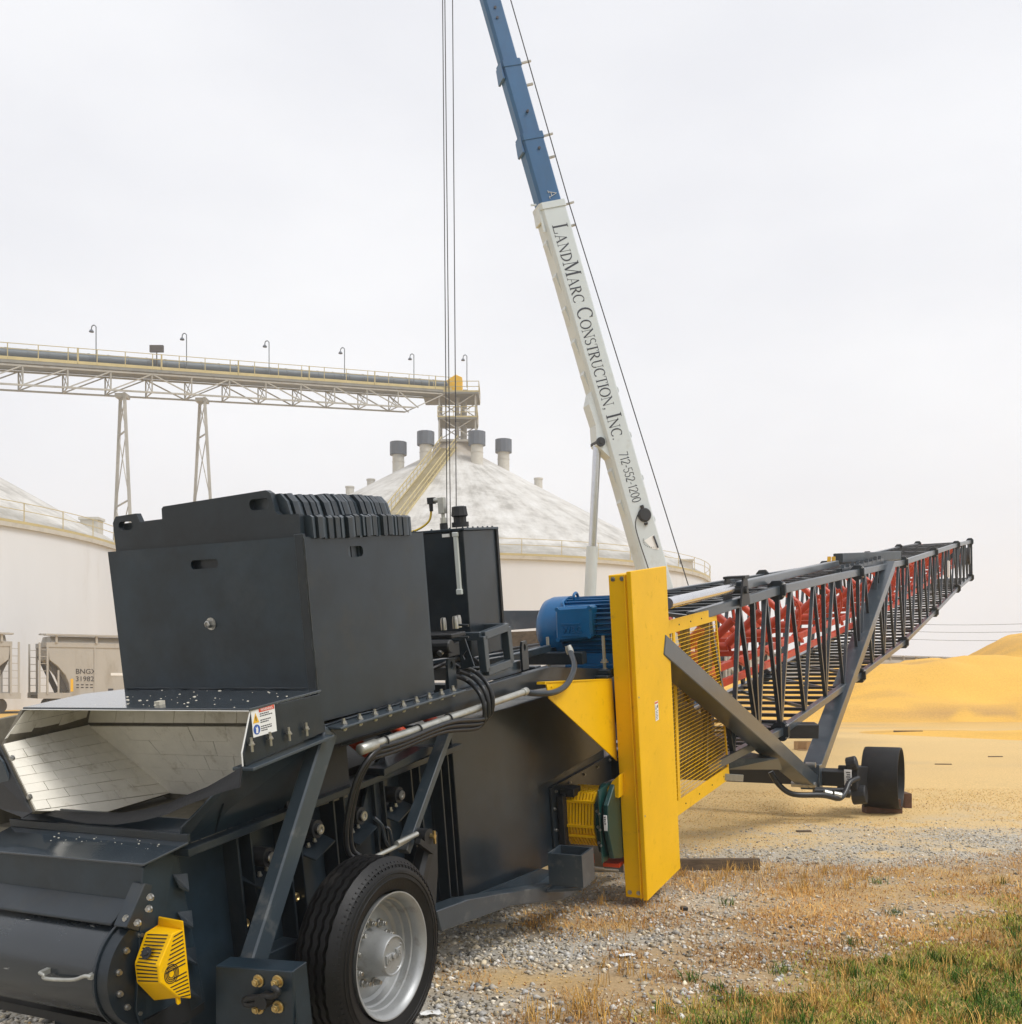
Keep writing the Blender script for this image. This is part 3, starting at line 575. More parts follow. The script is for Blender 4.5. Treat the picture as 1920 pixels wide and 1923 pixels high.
b = mb(); b.tube([(0.41,-0.21,1.351), (0.304,-0.22,1.305), (0.25,-0.26,1.206), (0.222,-0.3,1.055), (0.215,-0.32,0.937), (0.229,-0.32,0.854), (0.278,-0.3,0.806)], .014, 8, 6); o = part('hydraulic_hose', b, 'hose', smooth=60)
o2 = link_copy(o, conv, (.035,.0,.005))
b = mb(); b.tube([(0.361,-0.28,0.798), (0.577,-0.28,0.794), (0.732,-0.27,0.806)], .012, 8, 4); b.cyl((0.565,-0.27,0.812), (0.759,-0.27,0.808), .015, .015, 8); part('hose_fitting', b, 'galv', smooth=50)
for q in (((1.62,-.75,1.52),(1.95,-.60,1.60),(2.35,-.7,1.5)), ((1.62,-.82,1.50),(2.0,-.70,1.57),(2.4,-.8,1.48)), ((1.62,-.9,1.50),(2.0,-.78,1.55),(2.4,-.9,1.48))):
    part('hydraulic_hose', mb().tube(q, .016, 8, 8), 'hose', smooth=60)

# ---- conduit along the rail with flexible end up to the motor
b = mb(); b.tube([(0.314,-0.22,1.368), (2.031,-0.22,1.365)], .021, 14); b.lathe([(0,.024),(.012,.026),(.05,.026),(.052,.024)], (2.008,-0.22,1.365), (1,0,-.0), 14); cd = part('conduit', b, 'galv', smooth=50)
b = mb(); b.tube([(0.251,-0.22,1.365), (0.386,-0.22,1.366)], .028, 14); b.build('conduit_box','galv',cd,smooth=50,bevel=.006)
b = mb()
for x, y in ((722,1392),(785,1371),(842,1351)):
    p = (0.46,-0.22,1.367) if x == 722 else ((0.772,-0.22,1.364) if x == 785 else (1.085,-0.22,1.364)); b.lathe([(-.004,.030),(.004,.030),(.004,.024),(-.004,.024)], p, (1,0,0), 16, True)
b.build('cable_tie','black',cd)
b = mb(); b.tube([(2.031,-0.22,1.365), (2.158,-0.19,1.335), (2.344,-0.165,1.313), (2.535,-0.165,1.326), (2.67,-0.17,1.382), (2.785,-0.2,1.439), (2.915,-0.28,1.505)], .020, 12, 6); b.build('flexible_conduit','paint2',cd,smooth=60)
b = mb(); b.lathe([(0,.026),(.03,.028),(.06,.022),(.06,0)], (2.936,-0.29,1.495), (0,-.3,1), 12); b.build('conduit_gland','galv',cd,smooth=40)

# ---- suspension cylinder above the wheel
b = mb(); b.bar((0.883,-0.3,0.702), (0.645,-0.3,0.356), .085, .085, (0,1,0)); cyl_ = part('lift_cylinder', b, 'black', bevel=.02)
b = mb(); c = (0.829,-0.27,0.773); b.cyl((c[0],c[1]-.07,c[2]),(c[0],c[1]+.03,c[2]),.045,.045,20); b.build('cylinder_eye','black',cyl_,smooth=40)
b = mb(); b.cyl((c[0]+.02,c[1]+.03,c[2]),(c[0]+.02,c[1]+.055,c[2]),.014,.014,8); b.bar((c[0]+.02,c[1]+.05,c[2]+.03),(c[0]+.02,c[1]+.05,c[2]-.04),.012); b.build('cylinder_pin','brass',cyl_)
b = mb(); b.bar((0.717,-0.24,0.784), (0.848,-0.24,0.688), .03, .03, (0,1,0)); b.build('cylinder_clamp','black',cyl_)
b = mb(); b.prism([(1.023,-0.36,0.748),(1.11,-0.36,0.714),(1.081,-0.36,0.486),(1.018,-0.36,0.259),(0.894,-0.36,0.304)], (0,-.03,0)); part('wheel_arm', b, 'paint2', bevel=.003)
b = mb(); b.tube([(0.653,-0.46,0.914),(0.723,-0.46,0.849),(0.741,-0.46,0.762),(0.78,-0.46,0.715)], .010, 6, 3); b.tube([(0.728,-0.44,0.843),(0.76,-0.44,0.816),(0.777,-0.44,0.723)], .008, 6, 3); part('release_cable', b, 'steelgrey', smooth=50)
b = mb(); b.prism([(0.74,-0.5,1.167),(0.856,-0.5,1.199),(0.714,-0.5,0.591),(0.468,-0.5,0.641),(0.559,-0.5,0.869)], (0,-.014,0)); part('hanger_plate', b, 'paint2')

# ---- big side panel, gearbox plate, underframe
b = mb(); b.prism([(1.598,-0.5,1.231),(1.715,-0.5,1.232),(2.81,-0.5,1.197),(4.227,-0.5,1.154),(4.142,-0.5,0.59),(2.719,-0.5,0.581),(2.679,-0.5,-0.039),(1.624,-0.5,0.127)], (0,-.03,0)); pn = part('side_panel', b, 'paint2', bevel=.004)
b = mb(); b.prism([(1.547,-0.485,1.234),(1.623,-0.485,1.233),(1.631,-0.485,0.13),(1.553,-0.485,0.146)], (0,-.045,0)); b.build('panel_edge','paint2',pn,bevel=.003)
b = mb(); b.prism([(1.2,-.56,1.28),(1.60,-.56,1.24),(1.62,-.56,.14),(1.2,-.56,.2)], (0,-.02,0)); b.prism([(1.62,-.60,1.22),(4.2,-.60,1.1),(4.2,-.60,-.20),(2.7,-.60,-.06),(1.62,-.60,.13)], (0,-.82,0)); part('rear_body', b, 'paint', bevel=.004)
b = mb(); b.prism([(3.086,-0.58,0.481),(4.52,-0.58,0.473),(4.449,-0.58,-0.606),(3.084,-0.58,-0.048)], (0,-.02,0)); gp = part('gearbox_plate', b, 'paint2', bevel=.003)
b = mb()
for p in [(3.165,-0.58,0.434),(3.425,-0.58,0.441),(3.71,-0.58,0.439),(3.99,-0.58,0.437),(4.264,-0.58,0.435),(3.127,-0.58,0.309),(3.132,-0.58,0.144),(3.091,-0.58,0),(3.737,-0.58,-0.193)]: b.bolt(p, SIDE, .010, .014)
b.build('bolt_row','zinc',gp,kind='stuff')
b = mb(); c0 = (3.42,-.575,.19)
b.lathe([(0,.20),(.03,.20),(.04,.14),(.06,.14),(.06,0)], c0, SIDE, 28); b.box((3.22,-.57,.38),(3.36,-.46,.44)); b.box((3.15,-.57,.0),(3.22,-.52,.40)); part('bearing_housing', b, 'black', smooth=35, bevel=.004)
# slatted yellow coupling guard
hx = [(3.30,.40),(3.55,.40),(3.60,.31),(3.60,.10),(3.50,-.02),(3.34,-.02),(3.235,.10),(3.215,.17),(3.245,.33)]
cg = mb(); cg.cyl((3.42,-.56,.19),(3.42,-.30,.19),.14,.14,20); cg = part('coupling_guard', cg, 'black')
def ring(n0, n1, inner):
    b = mb(); o = [(a, n0, u) for a, u in hx]; i = [(3.42+(a-3.42)*inner, n0, .19+(u-.19)*inner) for a, u in hx]
    n = len(hx); k = n1-n0; o2 = [(p[0],p[1]+k,p[2]) for p in o]; i2 = [(p[0],p[1]+k,p[2]) for p in i]
    b.add(o+i+o2+i2, [(j,(j+1)%n,n+(j+1)%n,n+j) for j in range(n)]+[(2*n+j,3*n+j,3*n+(j+1)%n,2*n+(j+1)%n) for j in range(n)]+[(j,2*n+j,2*n+(j+1)%n,(j+1)%n) for j in range(n)]+[(n+j,n+(j+1)%n,3*n+(j+1)%n,3*n+j) for j in range(n)]); return b
for k in range(10): ring(-.56+.0255*k, -.56+.0255*k+.0175, .93).build('guard_slat','yellow',cg)
for p in ((3.238,.345),(3.208,.165),(3.23,.085)): b = mb(); b.bar((p[0],-.56,p[1]),(p[0],-.305,p[1]),.02,.02,(1,0,0)); b.build('guard_band','yellow',cg)
b = mb(); b.prism([(3.22,-.31,.34),(3.36,-.31,.46),(3.62,-.31,.44),(3.68,-.31,.2),(3.6,-.31,-.06),(3.42,-.31,-.11),(3.27,-.31,-.06),(3.20,-.31,.15)], (0,.07,0)); gb = part('gearbox', b, 'green', bevel=.02)
b = mb(); b.prism([(3.19,-.215,.34),(3.36,-.215,.48),(3.64,-.215,.46),(3.70,-.215,.2),(3.62,-.215,-.07),(3.42,-.215,-.13),(3.25,-.215,-.08),(3.17,-.215,.15)], (0,.038,0)); b.box((3.165,-.245,-.10),(3.6,-.235,.46)); b.build('gearbox_flange','green',gb,bevel=.012)
b = mb(); b.box((3.166,-.208,.155),(3.175,-.184,.27)); b.build('gearbox_label','white',gb)
b = mb()
for y, w in ((.252,.010),(.236,.012),(.220,.008),(.204,.013)): b.box((3.1645,-.203,y),(3.1665,-.203+w,y+.007))
b.build('label_text','ink',gb,kind='stuff')
b = mb()
for u in (.10,.22,.34): b.bolt((3.2,-.27,u-.05),NEG,.009,.012); b.bolt((3.165,-.24,u-.06),NEG,.008,.010)
b.build('bolt_row','zinc',gb,kind='stuff')
b = mb(); b.prism([(3.34,-0.136,0.537),(3.34,-0.146,0.359),(3.34,-0.273,0.377),(3.34,-0.194,0.486)], (.12,0,0)); part('guard_bracket', b, 'yellow', bevel=.004)
b = mb(); b.prism([(0.954,-0.31,0.312),(1.308,-0.31,0.257),(2.378,-0.31,-0.013),(2.917,-0.31,-0.103),(3.121,-0.31,-0.221),(2.618,-0.31,-0.192),(1.826,-0.31,0.038),(0.992,-0.31,0.181)], (0,-.12,0)); part('underframe', b, 'steelgrey', bevel=.004)
b = mb(); b.prism([(1.432,-0.42,0.198),(2.522,-0.42,0.052),(2.882,-0.42,-0.093),(2.776,-0.42,-0.17),(2.038,-0.42,-0.004),(1.49,-0.42,0.151)], (0,-.02,0)); part('frame_web', b, 'paint')
b = mb(); b.prism([(2.37,-0.488,-0.03),(2.343,-0.303,-0.03),(2.445,-0.097,-0.03),(2.595,-0.09,-0.03),(2.686,-0.411,-0.03)], (0,0,-.02)); part('socket_plate', b, 'steelgrey', bevel=.002)
b = mb(); sp = [(2.3,-0.264,0.241),(2.3,-0.017,0.27),(2.3,-0.033,0.024),(2.3,-0.282,-0.014)]
n0, n1, u1, u0 = sp[0][1], sp[1][1], sp[0][2], sp[2][2]
holed_plate(b, [(2.30,n0,u1),(2.30,n1,u1),(2.50,n1,u1),(2.50,n0,u1)], [[(2.315,n0+.015,u1),(2.315,n1-.015,u1),(2.485,n1-.015,u1),(2.485,n0+.015,u1)]], (0,0,u0-u1)); part('jack_socket', b, 'steelgrey')
b = mb(); b.cyl((3.139,-0.45,-0.141), (3.982,-0.45,-0.428), .014, .014, 10); b.cyl((3.417,-0.45,-0.232), (3.669,-0.45,-0.32), .022, .022, 10); part('grease_line', b, 'galv', smooth=50)
b = mb(); b.box((3.40,-.33,-.20),(3.75,-.20,-.17)); b.box((3.3,-.40,-.15),(3.33,-.37,-.08)); part('gearbox_foot', b, 'red')

# ---- belt guard, with its side bracket and label
b = mb(); b.box((3.44,-.175,-.44),(4.23,0,2.01)); b.box((3.425,-.03,-.45),(4.235,.006,2.03)); gd = part('belt_guard', b, 'yellow', bevel=.004)
b = mb(); b.box((3.42,-.05,-.44),(3.44,-.042,2.01)); b.build('guard_seam','yellow',gd,bevel=.001)
b = mb()
for u in (1.98,-.40):
    for n in (-.14,-.07): b.bolt((3.44,n,u),NEG,.013,.012)
for u in (1.1,.2): b.bolt((3.46,.006,u),SIDE,.006,.005)
b.build('bolt_row','zinc',gd,kind='stuff')
b = mb()
for k in range(7):
    t = -60+20*k; b.bar((4.236+.035*math.cos(R(t)),-.06,1.60+.13*math.sin(R(t))),(4.236+.06*math.cos(R(t)),-.02,1.60+.13*math.sin(R(t))),.004)
b.build('guard_vent_wires','zinc',gd,kind='stuff')
p = (3.732,0.007,0.976)
lb2 = frame(loc(3.80,.0068,.86), (1,0,0), (0,0,1)); gl = empty('guard_label',(0,0,0),parent=conv)
b = MB(); b.box((0,0,0),(.075,.15,.001)); o = b.build('label_sheet','white',gl); o.data.transform(lb2)
b = MB(); b.box((.004,.132,.001),(.071,.146,.0015)); o = b.build('label_header','redprint',gl); o.data.transform(lb2)
b = MB(); b.prism([(.008,.088,.001),(.032,.088,.001),(.020,.124,.001)],(0,0,.0005)); b.lathe([(.001,0),(.001,.012),(.0015,.012),(.0015,0)],(.054,.108,0),(0,0,1),14)
for k in range(6): b.box((.008,.072-.012*k,.001),(.064-.007*(k % 3),.0765-.012*k,.0014))
o = b.build('label_text','ink',gl,kind='stuff'); o.data.transform(lb2)
b = mb(); b.prism([(2.315,-0.2,1.383),(3.467,-0.2,1.233),(3.484,-0.2,0.609),(2.348,-0.2,1.273)], (0,-.008,0)); b.prism([(2.3,-0.2,1.389),(3.468,-0.2,1.241),(3.466,-0.2,1.225),(2.297,-0.2,1.372)], (0,-.06,0)); b.bolt((2.392,-0.2,1.344),SIDE,.008,.006); b.bolt((2.613,-0.2,1.318),SIDE,.008,.006); part('guard_gusset', b, 'yellow')
# mesh cage
Q00, Q10, Q11, Q01 = (4.419,-0.19,-0.158), (6.532,-0.19,-0.237), (6.282,-0.19,1.529), (4.591,-0.19,1.551)
def cgp(s, t, n=0): p = V(Q00)*(1-s)*(1-t)+V(Q10)*s*(1-t)+V(Q11)*s*t+V(Q01)*(1-s)*t; return (p.x, p.y+n, p.z)
b = mb()
for s0, s1, t0, t1, k in ((0,1,.932,1,0),(0,1,0,.075,0),(.20,.235,.075,.932,.001),(.985,1,.075,.932,.001)): b.prism([cgp(s0,t0,k), cgp(s1,t0,k), cgp(s1,t1,k), cgp(s0,t1,k)], (0,-.014,0))
b.prism([cgp(0,0,-.014), cgp(1,0,-.014), cgp(1,.0,-.08), cgp(0,0,-.08)], (0,0,.01)); cg2 = part('guard_cage', b, 'yellow', bevel=.001)
b = mb()
for s in (.1,.3,.5,.7,.9): b.bolt(cgp(s,.966), SIDE, .006, .006); b.bolt(cgp(s,.036), SIDE, .006, .006)
b.build('bolt_row', 'black', cg2, kind='stuff')
b = mb()
for k in range(42): t = .075+.857*k/42; b.bar(cgp(0,t,-.004), cgp(.99,t,-.004), .0045, .0045)
for k in range(46): s = .01+k/47; b.bar(cgp(s,.07,-.008), cgp(s,.93,-.008), .002, .0022)
b.build('cage_mesh','yellow',cg2,kind='stuff')
# tail machinery behind the cage
b = mb(); b.cyl((4.9,-1.42,.85),(4.9,-.45,.85),.22,.22,28); part('tail_drum', b, 'rubber', smooth=40)
b = mb(); b.box((4.2,-1.45,.1),(5.3,-1.38,1.1)); b.box((4.2,-.42,.05),(5.9,-.34,.16)); b.prism([(4.6,-.34,.06),(6.9,-.34,-.1),(6.9,-.34,.10),(6.4,-.34,.26),(6.1,-.34,.52),(5.7,-.34,.70),(4.6,-.34,.74)], (0,-.02,0)); b.box((5.82,-.42,.2),(5.92,-.35,1.5)); b.box((5.15,-.42,.2),(5.23,-.35,1.5)); b.box((6.5,-.46,-.1),(6.62,-.35,1.45)); b.box((5.3,-.50,.62),(5.8,-.40,1.02)); b.cyl((5.5,-.40,.85),(5.5,-.34,.85),.06,.06,16); part('tail_frame', b, 'black', bevel=.004)
b = mb(); b.prism([(4.3,-.5,-.2),(5.4,-.5,-.1),(5.4,-.5,.3),(4.3,-.5,.45)], (0,-.6,0)); part('tail_chute', b, 'paint')

# ---- drive motor
mx_, mz = 3.84, 1.60
b = mb(); b.lathe([(-.19,.20),(-.70,.20)], (mx_,0,mz), SIDE, 40)
for k in range(36):
    t = 2*math.pi*k/36; c, s = math.cos(t), math.sin(t); b.bar((mx_+.215*c,-.21,mz+.215*s),(mx_+.215*c,-.66,mz+.215*s),.008,.05,(c,0,s))
mo = part('drive_motor', b, 'blue')
b = mb(); b.lathe([(-.66,.20),(-.66,.248),(-.80,.246),(-.86,.225),(-.90,.17),(-.91,.0)], (mx_,0,mz), SIDE, 44); b.lathe([(-.17,.0),(-.17,.235),(-.225,.235),(-.225,.1)], (mx_,0,mz), SIDE, 40); b.build('fan_cowl','blue',mo,smooth=35)
b = mb(); b.box((mx_-.18,-.62,mz-.30),(mx_+.18,-.22,mz-.19)); b.box((mx_-.24,-.64,mz-.31),(mx_-.15,-.22,mz-.27)); b.build('motor_foot','blue',mo,bevel=.005)
t_ = [(3.54,-0.667,1.779),(3.54,-0.368,1.785),(3.54,-0.374,1.536),(3.54,-0.676,1.513)]
b = mb(); b.prism([t_[0],t_[1],t_[2],t_[3]], (.14,0,0)); tb = b.build('terminal_box','blue',mo,bevel=.018)
b = mb()
for p in (t_[2],t_[3]): b.cyl((p[0]-.004,p[1]+(.02 if p is t_[3] else -.02),p[2]+.02),(p[0]+.03,p[1]+(.02 if p is t_[3] else -.02),p[2]+.02),.018,.018,12)
for p in (t_[0],t_[1]): b.cyl((p[0]-.002,p[1]+(.015 if p is t_[0] else -.015),p[2]-.015),(p[0]+.03,p[1]+(.015 if p is t_[0] else -.015),p[2]-.015),.016,.016,12)
b.build('box_screws','blue',mo,smooth=40)
tm = frame(loc(*(3.538,-0.617,1.582)), (0,-1,0), (0,0,1))
text_mesh('WEG','raised_lettering','blue',tm,.072,.007,mo)
b = MB(); b.box((-.004,-.022,-.002),(.148,-.014,.008)); b.box((-.004,.066,-.002),(.148,.074,.008)); o = b.build('raised_bar','blue',mo); o.data.transform(tm)
b = mb(); b.tube([(mx_-.05,-.60,mz+.19),(mx_-.08,-.60,mz+.25),(mx_-.02,-.60,mz+.27),(mx_+.03,-.60,mz+.20)],.012,8,4); b.tube([(mx_-.10,-.67,mz+.22),(mx_-.16,-.66,mz+.20),(mx_-.2,-.60,mz+.12)],.010,8,4); b.build('lifting_eye','blue',mo,smooth=50)
b = mb()
for p in ((3.5,-0.725,1.395), (3.5,-0.267,1.41)):
    b.cyl((p[0],p[1],1.22),(p[0],p[1],1.56),.013,.013,10); b.bolt((p[0],p[1],1.36),UP,.024,.024); b.bolt((p[0],p[1],1.29),UP,.024,.024)
part('jack_bolt', b, 'galv', smooth=30)
b = mb(); b.box((3.38,-1.0,1.25),(4.2,-.2,1.275)); b.box((3.44,-.98,1.275),(3.54,-.2,1.31)); b.bar((2.622,-0.6,1.509),(3.235,-0.6,1.502),.05,.05); part('motor_base', b, 'paint', bevel=.004)
for n in (-.75,-.95,-1.15): 
    b = mb(); b.bar((2.4,n,1.50),(4.2,n,1.42),.05,.04); part('deck_bar', b, 'paint2', bevel=.003)
b = mb(); b.prism([(4.073,-1.4,1.736),(4.769,-1.4,1.677),(6.159,-1.4,1.595),(6.13,-1.4,1.402),(4.746,-1.4,1.52),(4.067,-1.4,1.566)], (0,-.06,0)); part('far_cover', b, 'steelgrey', bevel=.003)
b = mb(); b.prism([(4.027,-1.38,1.556),(6.078,-1.38,1.385),(6.049,-1.38,1.192),(4.057,-1.38,1.426)], (0,-.04,0)); part('far_skirt', b, 'wood')

# ---- lattice boom: near side in the side plane, far side 1.45 m behind it
TB = [((1.905,9.6,2.322), (2.123,10.05,0.869)), ((3.056,11.98,2.776), (3.093,11.98,1.156)), ((5.298,15.95,3.405), (5.322,15.95,1.83)),
      ((7.473,19.9,4.015), (7.483,19.9,2.492)), ((9.682,23.9,4.712), (9.694,23.9,3.346)), ((11.907,27.9,5.415), (11.922,27.9,4.248)), ((13.634,31,5.923), (13.649,31,4.863))]
FRi = FR.inverted()
def m_(p): return FRi @ V(p)                       # world -> conveyor local
wv = V((0, 1.45, 0))                               # to the far side, conveyor local
near = [(m_(t), m_(q)) for t, q in TB]; near[0] = (near[0][0]+V((.0,.26,0)), near[0][1]+V((0,.26,0))); farr = [(t+wv, q+wv) for t, q in near]
tr = empty('lattice_boom', (0,0,0), parent=conv)
lu = (0, 0, 1)
for side in (near, farr):
    for j in (0, 1):
        for i in range(len(side)-1):
            b = MB(); b.bar(side[i][j], side[i+1][j], .085, .10 if j == 0 else .09, lu); b.build('chord', 'steelgrey', tr, bevel=.006)
    for i in range(len(side)-1):
        (t0, q0), (t1, q1) = side[i], side[i+1]; k = 4 if i else 3
        for s in range(k):
            sk = i == 0 and s == 0
            a0, a1, am = s/k, (s+1)/k, (s+.5)/k
            p0, p1, pm = q0.lerp(q1, a0), q0.lerp(q1, a1), t0.lerp(t1, am)
            for x, y, w, m in ((p0, pm, .045, 'steelgrey'), (pm, p1, .045, 'paint2')):
                b = MB(); b.bar(x, y, w, .042, (0,1,0)); b.build('web_brace', m, tr)
            if s % 2 == 0 and not sk:
                b = MB(); b.bar(p0, t0.lerp(t1, a0), .055, .05, (0,1,0)); b.build('web_post', 'paint2', tr)
# splice plates with bolts
for side, sg in ((near, -1), (farr, 1)):
    for i in range(1, len(side)):
        for j in (0, 1):
            c = side[i][j]; d = (side[i][j]-side[i-1][j]).normalized(); u = d.cross(V((0,1,0))).normalized(); wd_ = .11
            for k in (-.028, .012):
                b = MB(); pl = [c+d*k+V((0,x*wd_*.9,0))+u*y*wd_ for x, y in ((-1,-.5),(-.5,-1),(.5,-1),(1,-.5),(1,.5),(.5,1),(-.5,1),(-1,.5))]
                b.prism(pl, d*.016); b.build('splice_plate', 'paint2', tr)
            if side is near and i < 5:
                b = MB()
                for y in (-.07, .07): b.cyl(c+V((0,-.075,0))+u*y-d*.03, c+V((0,-.075,0))+u*y+d*.045, .012, .012, 8)
                b.build('splice_bolt', 'zinc', tr, kind='stuff')
# top and bottom laterals
for i in range(len(near)-1):
    for j in (0, 1):
        A0, A1, B0, B1 = near[i][j], near[i+1][j], farr[i][j], farr[i+1][j]; k = 8 if j == 0 else 10
        for s in range(k):
            if i == 0 and s == 0: continue
            a, c = (s+.3)/k, (s+.3)/k
            b = MB(); b.bar(A0.lerp(A1, a), B0.lerp(B1, c), .05, .04, lu); b.build('lateral_bar', 'paint2', tr)
        for s in range(2 if j == 0 else 3):
            n_ = 2 if j == 0 else 3
            b = MB(); b.bar(A0.lerp(A1, s/n_), B0.lerp(B1, (s+1)/n_), .045, .035, lu); b.build('lateral_brace', 'paint2', tr)
# red troughing idlers standing on a red stringer inside the boom
st = empty('idler_run', (0,0,0), parent=conv)
def inner(t, n, h):                                 # point inside the boom: t sections along, n across 0..1, h height 0..1
    i = min(int(t), len(near)-2); s = t-i
    lo = near[i][1].lerp(near[i+1][1], s); hi = near[i][0].lerp(near[i+1][0], s)
    return lo.lerp(hi, h)+wv*n
for n in (.13, .87):
    for i in range(len(near)-1):
        for h in (.46, .57):
            b = MB(); b.bar(inner(i+.001, n, h), inner(i+.999, n, h), .06, .07, lu); b.build('stringer', 'red', st)
T = 0.22
id0 = None
while T < 5.95:
    c = inner(T, .5, .60); nxt = inner(T+.01, .5, .60); d = (nxt-c).normalized()
    if id0 is None:
        parts = []
        for y0, z0, y1, z1 in ((-.58,.42,-.19,.06),(-.19,.03,.19,.03),(.19,.06,.58,.42)):
            b = MB(); b.cyl((0,y0,z0),(0,y1,z1),.048,.048,16); parts.append((b, 'roller'))
        b = MB(); b.bar((.06,-.60,-.06),(.06,.60,-.06),.05,.06); 
        for s in (-1, 1):
            b.tube([(.02,s*.60,.42),(.10,s*.62,.30),(.10,s*.60,.10),(.06,s*.50,-.05)], .018, 6, 3); b.bar((.06,s*.20,-.05),(.02,s*.20,.06),.03,.02)
        b.bar((.0,-.6,.0),(.55,-.55,-.14),.04); b.bar((.0,.6,.0),(.55,.55,-.14),.04); parts.append((b, 'idler_frame'))
        id0 = [p.build(nm, 'red', st, smooth=40) for p, nm in parts]; cur = id0
    else: cur = [link_copy(o, st) for o in id0]
    rot = Matrix.Rotation(-math.atan2(d.z, d.x), 4, 'Y')
    for o in cur: o.matrix_local = Matrix.Translation(c) @ rot
    T += .27 if T > 1 else .36
# raker struts and transverse axle
def lp_(v): return (v.x, -v.y, v.z)
def wb(name, p, q, w, h, m, up=(0,1,0), parent=None, bev=.006):
    b = MB(); b.bar(m_(p), m_(q), w, h, up); return b.build(name, m, parent or conv, bevel=bev)
wb('raker_strut', (6.574,18.2,3.771), (3.891,13.45,0.602), .17, .24, 'steelgrey')
b = mb(); q0_ = V((4.48,-0.085,1.249)); q1_ = V(lp_(m_((3.736,13.1,0.477)))); b.bar(q0_-(q1_-q0_).normalized()*.42, lp_(m_((3.736,13.1,0.477))), .165, .22, (0,1,0)); part('raker_strut', b, 'steelgrey', bevel=.006)
axc = (4.272,13.25,0.51); NXv = (NX.x, NX.y, NX.z)
axl = V(axc)-NX*3.4
ax = wb('transverse_axle', axl, axc, .20, .19, 'black', (0,0,1))
wb('strut_shoe', (3.827,13.3,0.675), (3.834,13.3,0.363), .20, .24, 'steelgrey', (0,1,0))
b = MB()
for p in ((3.694,13,0.692), (3.502,12.95,0.458), (3.588,12.95,0.451), (3.68,12.95,0.451)): b.cyl(m_(p)+V((0,.02,0)), m_(p)+V((0,-.10,0)), .035, .035, 12)
b.build('shoe_bolt', 'zinc', conv, smooth=40, kind='stuff')
b = MB(); b.box((-.006,-.045,-.10),(.006,.045,.10)); o = b.build('axle_tag', 'white', conv, bevel=.002); o.location = m_((4.231,13.1,0.524))
b = MB()
for k in range(5): b.box((-.009,-.03,.06-.028*k),(-.006,.02-.008*(k % 2),.072-.028*k))
b.build('tag_text', 'ink', o, kind='stuff')
# travelling drum wheel at the end of the axle
whc = V((4.904,13.75,0.486)); whc.z = .465
dw = empty('drum_wheel', (0,0,0), parent=conv)
def nl(v): return FRi.to_3x3() @ V(v)
b = MB(); b.lathe([(-.225,.40),(-.225,.382),(.215,.382),(.225,.388),(.225,.40),(.20,.405),(-.20,.405)], m_(whc), nl(NX), 56, True); b.build('tread', 'rubber', dw, smooth=40)
b = MB(); b.lathe([(-.19,.375),(-.19,.12),(-.14,.11),(.10,.10),(.12,.08),(.12,0)], m_(whc), nl(NX), 32, cap=False); b.build('wheel_disc', 'steelgrey', dw, smooth=40)
b = MB(); b.lathe([(.10,.085),(.16,.08),(.165,.0)], m_(whc), nl(NX), 24); b.build('hub_cap', 'palesteel', dw, smooth=40)
b = MB(); e = m_(V(axc)); f = m_(whc-NX*.2)
b.bar(e, f, .26, .30, (0,0,1)); b.cyl(e+V((.0,0,.17)), e+V((0,-.12,.2)), .09, .09, 14); b.cyl(e+V((.05,-.05,-.24)), e+V((.05,-.22,-.22)), .12, .12, 14); b.build('wheel_drive', 'black', dw, bevel=.01)
b = MB(); b.cyl(m_((3.774,13,0.36)), m_((4.218,13,0.34)), .06, .06, 12); b.cyl(m_((3.766,12.95,0.372)), m_((4.123,12.95,0.385)), .03, .03, 10); b.build('slew_cylinder', 'black', conv, smooth=40)
b = MB(); b.tube([m_(p) for p in ((3.137,12.6,0.639), (3.234,12.6,0.485), (3.407,12.6,0.369), (3.791,12.7,0.346), (4.023,12.8,0.296), (4.133,12.9,0.364), (4.218,13,0.473), (4.358,13.1,0.517))], .035, 8, 5); b.build('hydraulic_hose', 'hose', conv, smooth=60)
b = MB(); b.cyl(m_((3.84,12.8,0.368)), m_((3.931,12.8,0.348)), .04, .04, 10); b.cyl(m_((3.958,12.8,0.348)), m_((4.049,12.8,0.329)), .04, .04, 10); b.build('hose_fitting', 'galv', conv)
b = MB(); b.bar(m_((2.031,9.9,0.816)), m_((2.202,9.9,0.806)), .03, .06, (0,0,1)); b.build('latch_plate', 'galv', conv)
# lower rear carriage beam seen through the lattice
b = MB(); b.bar(m_((2.989,12.6,1.141)), m_((3.69,12.6,1.141)), .2, .17, (0,0,1)); b.build('carriage_beam', 'black', conv, bevel=.006)
b = MB(); b.prism([m_(p) for p in ((2.286,11.2,0.9), (2.869,11.2,0.9), (3.018,11.6,0.747), (2.297,11.2,0.78))], (.3,.4,0)); b.build('carriage_plate', 'steelgrey', conv)
# tension tube, clevis and box along the top
b = MB(); b.cyl(m_((1.305,8.7,2.37)), m_((2.228,10.6,2.668)), .05, .05, 16); b.build('tension_rod', 'chrome', conv, smooth=50)
ck = m_((2.331,10.8,2.67))
b = MB(); 
for s in (-1, 1): b.prism([ck+V((x,s*.09,z)) for x, z in ((-.16,-.16),(.20,-.16),(.12,.14),(-.02,.14))], (0,.02,0))
b.box(ck+V((-.05,-.11,.12)), ck+V((.13,.12,.145))); b.cyl(ck+V((0,-.12,0)), ck+V((0,.12,0)), .04, .04, 12); b.build('clevis', 'black', conv)
b = MB(); b.bar(m_((2.413,11,2.733)), m_((5.166,16.6,3.614)), .10, .10, (0,0,1)); b.build('tension_tube', 'steelgrey', conv, bevel=.01)
b = MB(); b.bar(m_((5.294,16.9,3.735)), m_((6.991,18.9,4.024)), .16, .16, (0,0,1)); b.build('pivot_beam', 'paint', conv, bevel=.01)
